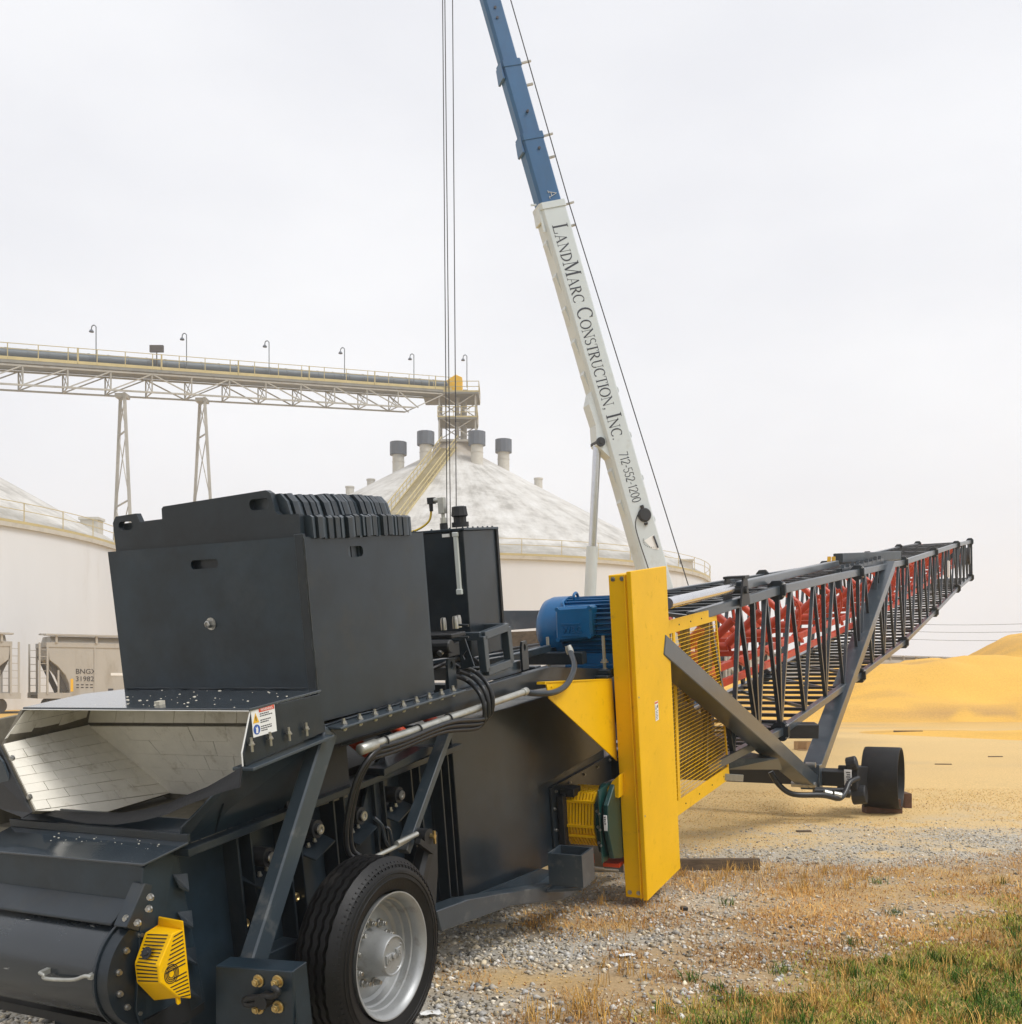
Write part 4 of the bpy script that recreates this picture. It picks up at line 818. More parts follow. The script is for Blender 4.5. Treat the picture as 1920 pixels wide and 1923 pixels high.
b = MB(); b.bar(m_((5.065,16.6,3.724)), m_((5.048,16.6,3.538)), .05, .05, (0,1,0)); b.bar(m_((5.132,16.6,3.724)), m_((5.132,16.6,3.572)), .05, .05, (0,1,0)); b.build('lashing_strap', 'yelprint', conv)
b = MB(); b.bar(m_((5.005,15.9,3.404)), m_((6.418,18.1,3.824)), .09, .10, (0,0,1))
for k in range(9): p, q = V(m_((5.005,15.9,3.42))), V(m_((6.418,18.1,3.842))); x = p.lerp(q, (k+.2)/9); b.prism([x+V((0,-.05,0)), x+V((.12,-.05,.0)), x+V((.06,-.05,.09))], (0,.05,0))
b.build('toothed_rack', 'paint2', conv)
b = MB(); b.bar(m_((4.966,15.93,3.415)), m_((4.982,15.93,3.09)), .16, .14, (0,1,0)); b.build('joint_post', 'paint', conv, bevel=.006)
b = MB(); b.bar(m_((10.694,25.5,4.705)), m_((10.694,25.5,4.315)), .20, .04, (0,1,0)); b.build('boom_sign', 'white', conv)
b = MB(); b.cyl(m_((13.32,30.5,5.435))+V((0,-.1,0)), m_((13.32,30.5,5.435))+V((0,1.5,0)), .25, .25, 20); b.build('head_pulley', 'black', conv, smooth=40)
b = MB(); b.bar(m_((13.694,31.1,5.952)), m_((13.709,31.1,4.858)), .14, .10, (0,1,0)); b.bar(m_((13.694,31.1,5.952))+wv, m_((13.709,31.1,4.858))+wv, .14, .10, (0,1,0)); b.build('end_post', 'paint', conv)

# ================================================================== ballast plates standing in the box (each can be lifted out)
f1 = [(-1.485,1.56),(-.325,1.56),(-.325,2.48),(-.44,2.485),(-.455,2.50),(-.475,2.585),(-.50,2.60),(-1.135,2.575),(-1.148,2.565),(-1.152,2.515),(-1.30,2.51),(-1.32,2.555),(-1.46,2.55),(-1.485,2.52)]
PL = empty('ballast_plate', wld(.09, -.9, 1.94), 'front ballast plate with two handle slots in the charcoal box', 'ballast plate', 'ballast plates standing in the box', None, None)
PL.matrix_world = FR @ Matrix.Translation(loc(.09, -.9, 1.94))
def pl_(n, u): return V((0, -(n+.9), u-1.94))
b = MB(); holed_plate(b, [pl_(*p) for p in f1], [slot_hole(pl_(-1.40,2.50),(0,-1,0),(0,0,1),.095,.042), slot_hole(pl_(-.545,2.54),(0,-1,0),(0,0,1),.115,.050)], (.032,0,0))
b.build('plate', 'paint2', PL)
f2 = [(-1.485,1.56),(-.325,1.56),(-.325,2.382),(-.285,2.384),(-.285,2.478),(-.30,2.488),(-.40,2.488),(-.42,2.56),(-.455,2.598),(-1.12,2.575),(-1.15,2.535),(-1.30,2.532),(-1.485,2.53)]
b = MB(); b.prism([pl_(*p) for p in f2], (.018,0,0)); me2 = b.build('plate', 'steelgrey', None)
b = MB(); b.prism([pl_(p[0]+(.008 if p[0] > -.6 else 0), p[1]) for p in f2], (.034,0,0)); me3 = b.build('plate', 'paint2', None)
a = .135; k = 0
while a < .95:
    src = me3 if k % 5 in (1, 4) else me2; w = .034 if src is me3 else .018
    e = empty('ballast_plate', (0,0,0), 'plain ballast plate in the row behind the slotted front one', 'ballast plate', 'ballast plates standing in the box')
    e.matrix_world = FR @ Matrix.Translation(loc(a, -.9+rnd.uniform(-.006,.008), 1.925+rnd.uniform(-.006,.003)))
    if src.parent is None: src.parent = e
    else: link_copy(src, e)
    a += w+rnd.choice((.002,.003,.003,.009)); k += 1
tp = MB(); tp.tube([wld(.40,-.85,2.582), wld(.6,-.83,2.592), wld(.8,-.80,2.592), wld(.92,-.77,2.585)], .018, 10, 4)
tp.build('rolled_tarp', 'canvas', None, 'small rusty brown roll lying on top of the ballast plates', None, 0, 50, 'tarp')

# ================================================================== mobile crane behind the machine
ba, bt_ = V((4.168,27.6,3.15)), V((0.991,26.6,13.751))
bd = (bt_-ba).normalized(); hd = V((bd.x, bd.y, 0)).normalized(); bn = V((-hd.y, hd.x, 0)); bn = bn if bn.y < 0 else -bn
bu = bn.cross(bd).normalized(); bu = bu if bu.x > 0 else -bu      # towards the top of the boom section
crane = empty('mobile_crane', (4.3, 27.6, 0), 'telescopic crane with white base boom and blue inner sections raised behind the conveyor', 'crane')
CL = V((4.3, 27.6, 0))
def cw(b, name, m, parent=None, **k): return b.build(name, m, parent or crane, loc=None if parent and parent is not crane else None, **k)
crane.location = (0, 0, 0); crane.location = CL
def C_(p): return V(p)-CL
def bpt(s, x=0, y=0): return C_(ba+bd*s+bu*x+bn*y)              # s along the boom, x to its top, y to the near side
L1 = (bt_-ba).length
def boomsec(s0, s1, w, d, w1=None):
    w1 = w1 or w; v = []
    for s, ww in ((s0, w), (s1, w1)):
        c = d/2
        v += [bpt(s,-ww/2+.06,-c), bpt(s,-ww/2,-c+.07), bpt(s,-ww/2,c-.07), bpt(s,-ww/2+.06,c), bpt(s,ww/2-.04,c), bpt(s,ww/2,c-.04), bpt(s,ww/2,-c+.04), bpt(s,ww/2-.04,-c)]
    b = MB(); b.add(v, [tuple(range(8))[::-1], tuple(range(8,16))]+[(i,(i+1)%8,8+(i+1)%8,8+i) for i in range(8)]); return b
base = cw(boomsec(-.3, L1, .70, .56), 'boom_base_section', 'boomwhite', bevel=.01)
def sat(y, d):                                       # station along the boom at a picture row
    return ((1285-y)/1960*d+1.70-ba.z)/bd.z
s1, s2 = sat(262, 26.3), sat(118, 26.0); s3 = sat(-300, 25.5)
sec = []
for (a, e, w, dd) in ((L1-.4, s1, .60, .46), (s1-.1, s2, .53, .40), (s2-.1, s3, .46, .34)): sec.append(cw(boomsec(a, e, w, dd), 'boom_section', 'boomblue', bevel=.008))
for s, w, dd, m in ((L1, .73, .60, 'boomwhite'), (s1, .63, .49, 'boomblue'), (s2, .56, .43, 'boomblue')):
    b = boomsec(s-.02, s+.14, w, dd); b.add([bpt(s+.1,-w/2,.2), bpt(s-.3,-w/2-.005,.2), bpt(s-.28,-w/2-.05,.2), bpt(s+.1,-w/2,-.2), bpt(s-.3,-w/2-.005,-.2), bpt(s-.28,-w/2-.05,-.2)], [(0,1,2),(5,4,3),(0,3,4,1),(1,4,5,2),(2,5,3,0)]); cl = cw(b, 'boom_collar', m)
    b = MB(); b.bar(bpt(s+.05,w/2,.1), bpt(s+.08,w/2+.30,.1), .045); b.bar(bpt(s-.5,w/2-.05,.1), bpt(s-.48,w/2+.18,.1), .05); b.build('rope_guide', 'palesteel', cl)
    if m == 'boomwhite':
        b = MB(); b.box((-.03,-.03,-.03),(.03,.03,.03)); b.bar(bpt(s+.05,-w/2-.0,.2), bpt(s-.55,-w/2-.03,.2), .04, .06); b.bar(bpt(s+.2,-w/2-.14,.1), bpt(s+.18,-w/2,.1), .04); b.build('rusty_stop', 'boomwhite', cl)
b = MB()
for s, x in ((sat(211,26.2), .05), (sat(10,25.9), .0), (sat(28,25.9), -.02), (sat(285,26.4), .08)): b.cyl(bpt(s,x,.15), bpt(s,x,.262 if s < s2 else .19), .035, .035, 12)
b.build('pin_hole', 'ink', sec[0], kind='stuff')
b = MB()
for k in range(9):
    s = L1*.28+k*.85; b.add([bpt(s,-.35,.12), bpt(s+.42,-.40,.12), bpt(s+.5,-.35,.12), bpt(s,-.35,-.12), bpt(s+.42,-.40,-.12), bpt(s+.5,-.35,-.12)], [(0,1,2),(5,4,3),(0,3,4,1),(1,4,5,2),(2,5,3,0)])
b.build('underside_lugs', 'boomwhite', base, kind='stuff')
for s in (sat(983,27.3), sat(905,27.2), sat(825,27.1), sat(740,27.0)):
    b = MB(); holed_plate(b, [bpt(s-.16,.35,.1), bpt(s+.16,.35,.1), bpt(s+.05,.45,.1), bpt(s-.05,.45,.1)], [slot_hole(bpt(s,.405,.1), bd, bu, .04, .04, 3)], -bn*.03); b.build('boom_lug', 'boomwhite', base)
b = MB(); s = sat(972,27.3); b.lathe([(.0,.18),(.06,.18),(.10,.15),(.10,.0)], bpt(s,.08,.28), bn, 26); b.cyl(bpt(s+.16,.08,.3), bpt(s+.26,.08,.3), .05, .05, 10); b.cyl(bpt(s-.2,.06,.3), bpt(s-.26,.06,.3), .05, .05, 10); b.build('cable_reel', 'black', base, smooth=40)
b = MB(); b.tube([bpt(s+.05,-.10,.29), bpt(s-.2,-.24,.285), bpt(s-.7,-.25,.285), bpt(s-1.3,-.22,.285), bpt(s-2.2,-.2,.285)], .012, 6, 4); b.build('reel_cable', 'rope', base)
b = MB(); s = sat(1030,27.4); b.add([bpt(s+.28,.20,.283), bpt(s+.20,-.12,.283), bpt(s-.06,.04,.283), bpt(s-.14,.22,.283)], [(0,1,2,3)]); q = [bpt(s+.28,.20,.2835), bpt(s+.20,-.12,.2835), bpt(s-.06,.04,.2835), bpt(s-.14,.22,.2835)]
b = MB(); b.prism(q, bn*.003); b.build('angle_plate', 'white', base)
b = MB(); b.bar(bpt(s+.25,.17,.295), bpt(s-.08,.20,.295), .05, .03); 
for k in range(9): t = R(-20+12*k); b.bar(bpt(s+.22-.34*math.sin(t)*.6-.05, .17-.30*math.cos(t), .29), bpt(s+.22-.37*math.sin(t)*.6-.05, .17-.325*math.cos(t), .29), .012)
b.build('angle_pointer', 'ink', base)
# bracket for the lift cylinder, and the cylinder
pv = V((2.232,27,7.913)); pb = V((2.028,27.6,2.686)); pm = pv.lerp(pb, .55)
sp = (pv-ba).dot(bd)
b = MB(); b.add([bpt(sp+1.3,-.35,.2), bpt(sp+1.0,-.52,.2), bpt(sp+.45,-.50,.2), bpt(sp-.05,-.62,.2), bpt(sp-.3,-.45,.2), bpt(sp-.45,-.35,.2), bpt(sp+1.3,-.35,-.2), bpt(sp+1.0,-.52,-.2), bpt(sp+.45,-.50,-.2), bpt(sp-.05,-.62,-.2), bpt(sp-.3,-.45,-.2), bpt(sp-.45,-.35,-.2)],
   [(0,1,2,3,4,5),(11,10,9,8,7,6)]+[(i,(i+1)%6,6+(i+1)%6,6+i) for i in range(6)]); cw(b, 'cylinder_bracket', 'boomwhite')
b = MB(); b.cyl(C_(pv)+bn*.20, C_(pv)+bn*.26, .12, .12, 18); b.cyl(C_(pv)+bn*.26, C_(pv)+bn*.28, .05, .05, 12); b.cyl(C_(pv)-bn*.2, C_(pv)+bn*.2, .11, .11, 14); cw(b, 'pivot_pin', 'black', smooth=40)
b = MB(); b.cyl(C_(pv), C_(pm), .105, .105, 22); cw(b, 'cylinder_rod', 'chrome', smooth=50)
b = MB(); b.cyl(C_(pv.lerp(pb,.50)), C_(pb), .155, .155, 24); cw(b, 'cylinder_barrel', 'boomwhite', smooth=50)
# upper works and carrier (mostly hidden behind the machine)
b = MB(); b.box((-2.3,-1.1,1.5),(.7,1.1,2.5)); b.box((-.4,-.9,2.3),(.25,.9,3.1)); cw(b, 'upper_works', 'boomwhite', bevel=.03)
b = MB(); b.box((-7.5,-1.3,1.0),(.6,1.3,1.5)); b.box((-9.2,-1.3,.8),(-7.5,1.3,2.3)); cw(b, 'carrier', 'boomblue', bevel=.03)
w0 = None
for x in (-7.0,-5.4,-1.8,-.3):
    for y in (-1.15, 1.15):
        if w0 is None:
            b = MB(); b.lathe([(-.17,.3),(-.17,.52),(-.12,.55),(.12,.55),(.17,.52),(.17,.3),(.1,.28),(.1,0)], (0,0,0), (0,1,0), 24); w0 = b.build('crane_wheel', 'rubber', crane); w0.location = (x,y,.55)
        else: link_copy(w0, crane, (x,y,.55))
# wire ropes
tip = ba+bd*s3
b = MB(); b.cyl(C_(tip)+bn*.25, C_(tip)-bn*.25, .42, .42, 24); b.box(C_(tip)-V((.3,.2,.5)), C_(tip)+V((.3,.2,.3))); cw(b, 'boom_head', 'boomblue')
for x0, x1, y0, y1 in ((829,840,-290,1010), (834,846,-290,1010), (851,858,-290,1010)):
    b = MB(); b.cyl(C_((-1.698,25.4,22.24)) if x0 == 829 else (C_((-1.652,25.4,22.24)) if x0 == 834 else C_((-1.451,25.4,22.24))), C_((-1.555,25.4,5.238)) if x0 == 829 else (C_((-1.471,25.4,5.238)) if x0 == 834 else C_((-1.328,25.4,5.238))), .0125, .0125, 6); cw(b, 'hoist_rope', 'rope')
b = MB(); hb = C_((-1.451,25.4,4.681)); b.box(hb-V((.2,.14,.45)), hb+V((.2,.14,.45))); b.cyl(hb-V((0,.2,-.2)), hb+V((0,.2,.2)), .22, .22, 18); cw(b, 'hook_block', 'yelprint', bevel=.03)
b = MB(); b.tube([C_((-1.149,25.6,22.402)), C_((0,26,18.719)), C_((1.493,26.6,13.914)), C_((4.728,27.5,4.127)), C_((4.858,27.6,3.742))], .014, 6); cw(b, 'winch_rope', 'rope')
# lettering on the boom: Roman capitals built from strokes
def glyph(ch):
    T, t = .135, .05; S = []; w = .8
    def ln(*p): S.append(([(p[0],p[1]),(p[2],p[3])], [p[4],p[4]]))
    def arc(cx, cy, rx, ry, a0, a1, lo=t, hi=T, n=18):
        P, W = [], []
        for k in range(n+1):
            a = R(a0+(a1-a0)*k/n); P.append((cx+rx*math.cos(a), cy+ry*math.sin(a))); W.append(lo+(hi-lo)*abs(math.cos(a)))
        S.append((P, W))
    def ser(x, y, l=.26): ln(x-l/2, y, x+l/2, y, .045)
    lo, hi = .0225, .9775
    if ch == 'L': ln(.16,0,.16,1,T); ser(.16,hi,.30); ln(.02,lo,.62,lo,.05); ln(.60,lo,.63,.24,.05); w = .72
    elif ch == 'A': ln(.12,0,.42,1,t); ln(.42,1,.76,0,T); ln(.2,.34,.64,.34,.045); ser(.12,lo); ser(.76,lo,.3); w = .95
    elif ch == 'N': ln(.14,0,.14,1,t); ln(.78,.0,.78,1,t); ln(.10,1,.78,.02,T); ser(.14,lo); ser(.08,hi,.2); ser(.78,hi); w = .98
    elif ch == 'D': ln(.16,0,.16,1,T); arc(.22,.5,.54,.47,-90,90); ln(.02,lo,.3,lo,.045); ln(.02,hi,.3,hi,.045); w = .9
    elif ch == 'M': ln(.12,0,.16,1,t); ln(.16,1,.52,.03,T); ln(.52,.03,.88,1,t); ln(.90,0,.88,1,T); ser(.12,lo); ser(.90,lo,.3); ser(.12,hi,.2); ser(.93,hi,.2); w = 1.14
    elif ch == 'R': ln(.16,0,.16,1,T); arc(.26,.74,.32,.235,-90,90); ln(.34,.5,.72,.02,T); ser(.16,lo,.3); ln(.02,hi,.3,hi,.045); ln(.2,.505,.34,.505,.045); ser(.76,lo,.18); w = .86
    elif ch == 'C': arc(.46,.5,.40,.48,48,312); ln(.74,.72,.74,.95,.045); w = .88
    elif ch == 'O': arc(.46,.5,.40,.48,0,360,n=30); w = .95
    elif ch == 'S': arc(.30,.74,.22,.23,40,270,.05,.09); arc(.30,.26,.24,.25,90,-150,.05,.12); w = .64
    elif ch == 'T': ln(.36,0,.36,1,T); ln(.02,hi,.70,hi,.05); ln(.03,.78,.03,1,.045); ln(.69,.78,.69,1,.045); ser(.36,lo,.3); w = .74
    elif ch == 'U': ln(.16,.34,.16,1,T); ln(.70,.34,.70,1,t); arc(.43,.34,.27,.32,180,360,.06,.10); ser(.16,hi,.3); ser(.70,hi,.24); w = .88
    elif ch == 'I': ln(.18,0,.18,1,T); ser(.18,lo,.32); ser(.18,hi,.32); w = .40
    elif ch == '.': ln(.06,.06,.18,.06,.12); w = .28
    elif ch == ',': ln(.08,.06,.20,.06,.12); ln(.18,.05,.08,-.16,.05); w = .30
    elif ch == ' ': w = .36
    elif ch == '7': ln(.03,.96,.50,.96,.08); ln(.48,.95,.20,0,.09); w = .58
    elif ch == '1': ln(.22,0,.22,1,.10); ln(.22,.97,.08,.82,.06); w = .40
    elif ch == '2': arc(.26,.74,.21,.23,170,-30,.07,.10); ln(.44,.64,.06,.05,.09); ln(.04,.04,.50,.04,.08); w = .58
    elif ch == '5': ln(.10,.96,.46,.96,.08); ln(.11,.97,.08,.55,.08); arc(.25,.31,.22,.28,120,-150,.07,.10); w = .56
    elif ch == '0': arc(.28,.5,.22,.47,0,360,.07,.10,n=26); w = .60
    elif ch == '-': ln(.06,.42,.30,.42,.09); w = .40
    return S, w
def letters(txt, s_start, x_base, size, small, name, squeeze=1.0):
    b = MB(); s = s_start; k = 0
    for ch in txt:
        sz = size if ch.isupper() or not ch.isalpha() else small
        if ch in ',.': sz = small
        S, w = glyph(ch.upper())
        for P, W in S:
            k = (k+1) % 9; h = .2805+.0006*k; L, Rr = [], []
            for i, p in enumerate(P):
                q0, q1 = P[max(i-1,0)], P[min(i+1,len(P)-1)]; dx, dy = q1[0]-q0[0], q1[1]-q0[1]; l = math.hypot(dx, dy) or 1; ox, oy = -dy/l*W[i]/2, dx/l*W[i]/2
                for lst, sg in ((L,1),(Rr,-1)): lst.append(bpt(s-(p[0]+sg*ox)*sz*squeeze, x_base+(p[1]+sg*oy)*sz, h))
            n = len(P); v = L+Rr; f = [(i, i+1, n+i+1, n+i) for i in range(n-1)]
            b.add(v, f)
        s -= w*sz*squeeze
    return b.build(name, 'ink', base), s
def fit(txt, y0, y1, xb, size, small, name):
    s0, s1 = sat(y0, 26.65), sat(y1, 27.05); tot = sum(glyph(c.upper())[1]*(small if (c.islower() or c in ',.') else size) for c in txt); letters(txt, s0, xb, size, small, name, (s0-s1)/tot)
fit('LandMarc Construction, Inc.', 430, 828, -.19, .43, .31, 'boom_lettering')
fit('712-552-1200', 845, 944, -.14, .26, .26, 'phone_lettering')
b = MB(); S, w = glyph('A')
for P, W in S:
    (x0,y0),(x1,y1) = P[0],P[1]; s = L1+.42; b.bar(bpt(s-x0*.22,-.02+y0*.22,.235), bpt(s-x1*.22,-.02+y1*.22,.235), .03, .006)
b.build('section_letter', 'white', sec[0])

# ================================================================== grain silos
def silo(name, cx, cy, rad, he, ha, lab, full):
    root = empty(name, (cx, cy, 0), lab, 'grain silo', 'flat-walled round grain silos')
    sg = 128
    b = MB(); b.lathe([(0,rad),(he,rad)], (0,0,0), (0,0,1), sg); b.build('wall', 'concrete', root, smooth=30)
    # conical roof with UVs (u around, v down the slope)
    nr = 10; vs, fs, uv = [], [], []
    for j in range(nr+1):
        t = .03+.97*j/nr
        for i in range(sg): a = 2*math.pi*i/sg; vs.append((rad*1.008*t*math.cos(a), rad*1.008*t*math.sin(a), ha-(ha-he-.35)*t))
    me = bpy.data.meshes.new('roof')
    for j in range(nr):
        for i in range(sg):
            fs.append((j*sg+i, (j+1)*sg+i, (j+1)*sg+(i+1)%sg, j*sg+(i+1)%sg)); t0, t1 = .03+.97*j/nr, .03+.97*(j+1)/nr
            uv += [(i/sg,t0),(i/sg,t1),((i+1)/sg,t1),((i+1)/sg,t0)]
    me.from_pydata(vs, [], fs); ul = me.uv_layers.new(name='uv')
    for k, c in enumerate(uv): ul.data[k].uv = c
    me.materials.append(M['roof']); me.polygons.foreach_set('use_smooth', [True]*len(me.polygons))
    o = bpy.data.objects.new('roof', me); col.objects.link(o); o.parent = root
    b = MB(); b.lathe([(he-.12,rad+.02),(he-.12,rad+.22),(he+.16,rad+.26),(he+.16,rad)], (0,0,0), (0,0,1), sg); b.build('eave_band', 'binwhite', root, smooth=30)
    b = MB(); b.lathe([(he+.17,rad+.24),(he+.34,rad+.24),(he+.42,rad-.15),(he+.17,rad-.15)], (0,0,0), (0,0,1), sg, True); b.build('eave_walkway', 'yelsteel', root, smooth=30)
    b = MB(); n = 96
    for z in (.75, 1.25): b.tube([((rad+.2)*math.cos(2*math.pi*i/n), (rad+.2)*math.sin(2*math.pi*i/n), he+.3+z) for i in range(n+1)], .028, 4)
    for i in range(0, n, 2): a = 2*math.pi*i/n; b.bar(((rad+.2)*math.cos(a),(rad+.2)*math.sin(a),he+.3),((rad+.2)*math.cos(a),(rad+.2)*math.sin(a),he+1.55),.05)
    b.build('eave_railing', 'yelsteel', root)
    def rp(a, t, dz=0): return V((rad*t*math.cos(R(a)), rad*t*math.sin(R(a)), ha-(ha-he-.35)*t+dz))
    for a, t, s in full['hatches']:
        p = rp(a, t); b = MB(); b.box(p+V((-.9*s,-.7*s,-.6)), p+V((.9*s,.7*s,1.0*s))); b.box(p+V((-1.05*s,-.85*s,1.0*s)), p+V((1.05*s,.85*s,1.25*s))); b.build('roof_hatch', 'binwhite', root)
    for a, t in full['pipes']:
        p = rp(a, t); b = MB(); b.cyl(p-V((0,0,.5)), p+V((0,0,.75)), .42, .42, 14); b.cyl(p+V((0,0,.75)), p+V((0,0,.9)), .48, .48, 14); b.build('roof_pipe', 'binwhite', root, smooth=40)
    # stair down the slope
    for a in full['stairs']:
        e = V((-math.sin(R(a)), math.cos(R(a)), 0)); sl = rp(a,1)-rp(a,0); nn = 44
        b = MB()
        for s in (-1, 1):
            for dz, w in ((.15,.10),(.75,.05),(1.25,.06)): b.bar(rp(a,.06,dz)+e*s*.85, rp(a,.985,dz)+e*s*.85, w, w*1.6)
            for k in range(0, nn, 2): p = rp(a,.06+.92*k/nn)+e*s*.85; b.bar(p, p+V((0,0,1.25)), .05)
        b.build('stair_rails', 'yelsteel', root)
        b = MB()
        for k in range(nn*2): p = rp(a,.06+.92*k/(nn*2),.2); b.bar(p-e*.8, p+e*.8, .12, .05)
        b.build('stair_treads', 'yelsteel', root, kind='stuff')
    v0 = None
    for a, t in full['vents']:
        p = rp(a, t)
        if v0 is None:
            st_ = MB().cyl((0,0,-1.2),(0,0,2.1),.62,.62,24); st_.cyl((0,0,1.0),(0,0,1.06),.66,.66,24); v0 = st_.build('roof_vent', 'binwhite', root, smooth=40); v0.location = p
            cp = MB(); cp.lathe([(1.75,.62),(1.75,.90),(3.1,.90),(3.1,0)], (0,0,0), (0,0,1), 12); cpo = cp.build('vent_cap', 'bin', v0, smooth=20)
        else: c = link_copy(v0, root, p); link_copy(cpo, c)
    if full['vents']:
        b = MB(); b.lathe([(ha-2.2,3.3),(ha-1.2,2.4),(ha-.3,2.0),(ha-.3,0)], (0,0,0), (0,0,1), 40); b.build('roof_peak', 'roof', root, smooth=40)
    return root
SX, SY = -6.06, 111.0
silo('grain_silo', SX, SY, 26.6, 12.0, 27.4, 'pale silo with streaked conical roof, four capped vents and a tower on its peak', dict(hatches=[(-31,.985,.6)], pipes=[(-160,.42),(-22,.36),(-175,.33)], stairs=[258], vents=[(190,.222),(243,.215),(-63,.215),(-8,.20)]))
silo('grain_silo', -56.7, 78.7, 26.6, 12.0, 27.4, 'second pale silo cut off by the left edge, behind the rail cars', dict(hatches=[(2,.93,.75)], pipes=[], stairs=[], vents=[]))

# head tower on the peak
TZ = 27.2
tw = empty('head_tower', (SX, SY, TZ), 'small steel tower with railed platforms standing on the silo peak under the gallery', 'tower')
b = MB(); b.box((-1.5,-2.2,-.2),(2.6,2.2,.05)); b.build('tower_base', 'palesteel', tw)
for x in (-1.45, 2.35):
    for y in (-1.9, 1.9):
        b = MB(); b.bar((x,y,0),(x,y,5.0),.17); b.build('tower_leg', 'palesteel', tw)
b = MB(); b.cyl((.35,-.6,-.2),(.35,-.6,5.0),.25,.25,16); b.cyl((1.0,.6,-.2),(1.0,.6,5.0),.35,.35,16); b.build('spout_pipe', 'palesteel', tw, smooth=40)
b = MB()
for y in (-1.9, 1.9):
    for z0, z1 in ((0,2.4),(2.4,4.9)): b.bar((-1.45,y,z0),(2.35,y,z1),.09); b.bar((2.35,y,z0),(-1.45,y,z1),.09)
for x in (-1.45,2.35):
    for z0, z1 in ((0,2.4),(2.4,4.9)): b.bar((x,-1.9,z0),(x,1.9,z1),.08); b.bar((x,1.9,z0),(x,-1.9,z1),.08)
b.build('tower_bracing', 'palesteel', tw)
def platform(z, x0, x1, y0, y1, nm):
    b = MB(); b.box((x0,y0,z-.18),(x1,y1,z)); p = b.build(nm, 'floorgrey', tw)
    b = MB()
    for h in (.55, 1.1):
        for s, e in (((x0,y0),(x1,y0)),((x1,y0),(x1,y1)),((x1,y1),(x0,y1)),((x0,y1),(x0,y0))): b.bar((*s,z+h),(*e,z+h),.06)
    k = 5
    for i in range(k+1):
        for y in (y0, y1): b.bar((x0+(x1-x0)*i/k,y,z),(x0+(x1-x0)*i/k,y,z+1.1),.06)
    b.box((x0,y0-.01,z),(x1,y0+.03,z+.15)); b.build('platform_railing', 'yelsteel', p)
platform(2.35, -1.6, 2.5, -2.1, 2.1, 'lower_platform'); platform(4.95, -3.2, 2.7, -2.3, 2.3, 'upper_platform')
b = MB(); b.add([(-1.5,-.8,5.0),(.9,-.8,5.0),(.9,-.8,6.9),(.2,-.8,7.2),(-1.3,-.8,6.2),(-1.5,.8,5.0),(.9,.8,5.0),(.9,.8,6.9),(.2,.8,7.2),(-1.3,.8,6.2)], [(0,1,2,3,4),(9,8,7,6,5)]+[(i,(i+1)%5,5+(i+1)%5,5+i) for i in range(5)]); b.build('head_pulley_box', 'yellow', tw, bevel=.04)
b = MB(); b.box((.95,-.4,5.0),(1.5,.4,5.7)); b.cyl((1.2,-.5,5.35),(1.2,.6,5.35),.3,.3,14); b.build('head_motor', 'cardark', tw)
b = MB(); b.cyl((1.35,-1.6,3.1),(1.35,-1.95,3.1),.14,.14,10); b.build('work_lamp', 'white', tw)
# gallery with its tube conveyor
def GP(t, n=0, z=0):                                  # t along in lamp spacings, n across, z over the tube centre line
    return V((-36.2+6.43*t+.56*n, 90.5+4.36*t-.83*n, 29.75+.76*t+z))
gal = empty('conveyor_gallery', GP(1), 'long covered conveyor gallery with lattice underside running to the silo peak', 'conveyor')
G0 = gal.location.copy()
def gp(t, n=0, z=0): return GP(t, n, z)-G0
t0, t1 = -3.0, 4.55
b = MB(); b.tube([gp(t0), gp(t1)], .55, 20); b.build('belt_tube', 'tubegrey', gal, smooth=50)
b = MB()
k = t0
while k < t1: b.cyl(gp(k), gp(k+.02), .575, .575, 20); k += .21
b.build('tube_seams', 'tubegrey', gal, kind='stuff')
b = MB(); b.add([gp(t,n,z) for t in (t0,t1) for n,z in ((-1.1,-.75),(1.3,-.75),(1.3,-1.0),(-1.1,-1.0))], [(0,1,2,3),(7,6,5,4)]+[(i,(i+1)%4,4+(i+1)%4,4+i) for i in range(4)]); b.build('walkway', 'floorgrey', gal)
b = MB(); b.bar(gp(t0,1.3,-.62), gp(t1,1.3,-.62), .04, .26)
for z in (.15, .6): b.bar(gp(t0,1.3,z), gp(t1,1.3,z), .05); b.bar(gp(t0,-1.1,z), gp(t1,-1.1,z), .05)
k = t0
while k < t1: b.bar(gp(k,1.3,-.7), gp(k,1.3,.6), .06); b.bar(gp(k,-1.1,-.7), gp(k,-1.1,.6), .05); k += .3
k = t0+.1
while k < t1: b.bar(gp(k,1.3,-.7), gp(k,1.3,.62), .16, .10); k += .9
b.build('walkway_railing', 'yelsteel', gal)
for n in (-.95, 1.15):
    for z in (-1.15, -2.75):
        b = MB(); b.bar(gp(t0,n,z), gp(t1-.55 if z < -2 else t1,n,z), .14); b.build('truss_chord', 'palesteel', gal)
k = t0; i = 0; br = []
while k < t1-.6:
    e = min(k+.45, t1-.5)
    for n in (-.95, 1.15):
        b = MB(); b.bar(gp(k,n,-1.15), gp(k,n,-2.75), .10); b.build('truss_post', 'palesteel', gal)
        b = MB(); b.bar(gp(k,n,-2.75 if (k < .5 or 1.0 < k < 1.3) else -1.15), gp(e,n,-1.15 if (k < .5 or 1.0 < k < 1.3) else -2.75), .10); b.build('truss_diagonal', 'palesteel', gal)
    b = MB(); b.bar(gp(k,-.95,-1.15), gp(k,1.15,-2.75), .06); b.bar(gp(k,1.15,-1.15), gp(k,-.95,-2.75), .06); b.bar(gp(k,-.95,-2.75), gp(k,1.15,-2.75), .08); b.build('truss_cross', 'palesteel', gal)
    k += .45
for n in (-.95,1.15):
    b = MB(); b.bar(gp(t1-.55,n,-2.75), gp(t1-.1,n,-1.15), .10); b.build('truss_diagonal', 'palesteel', gal)
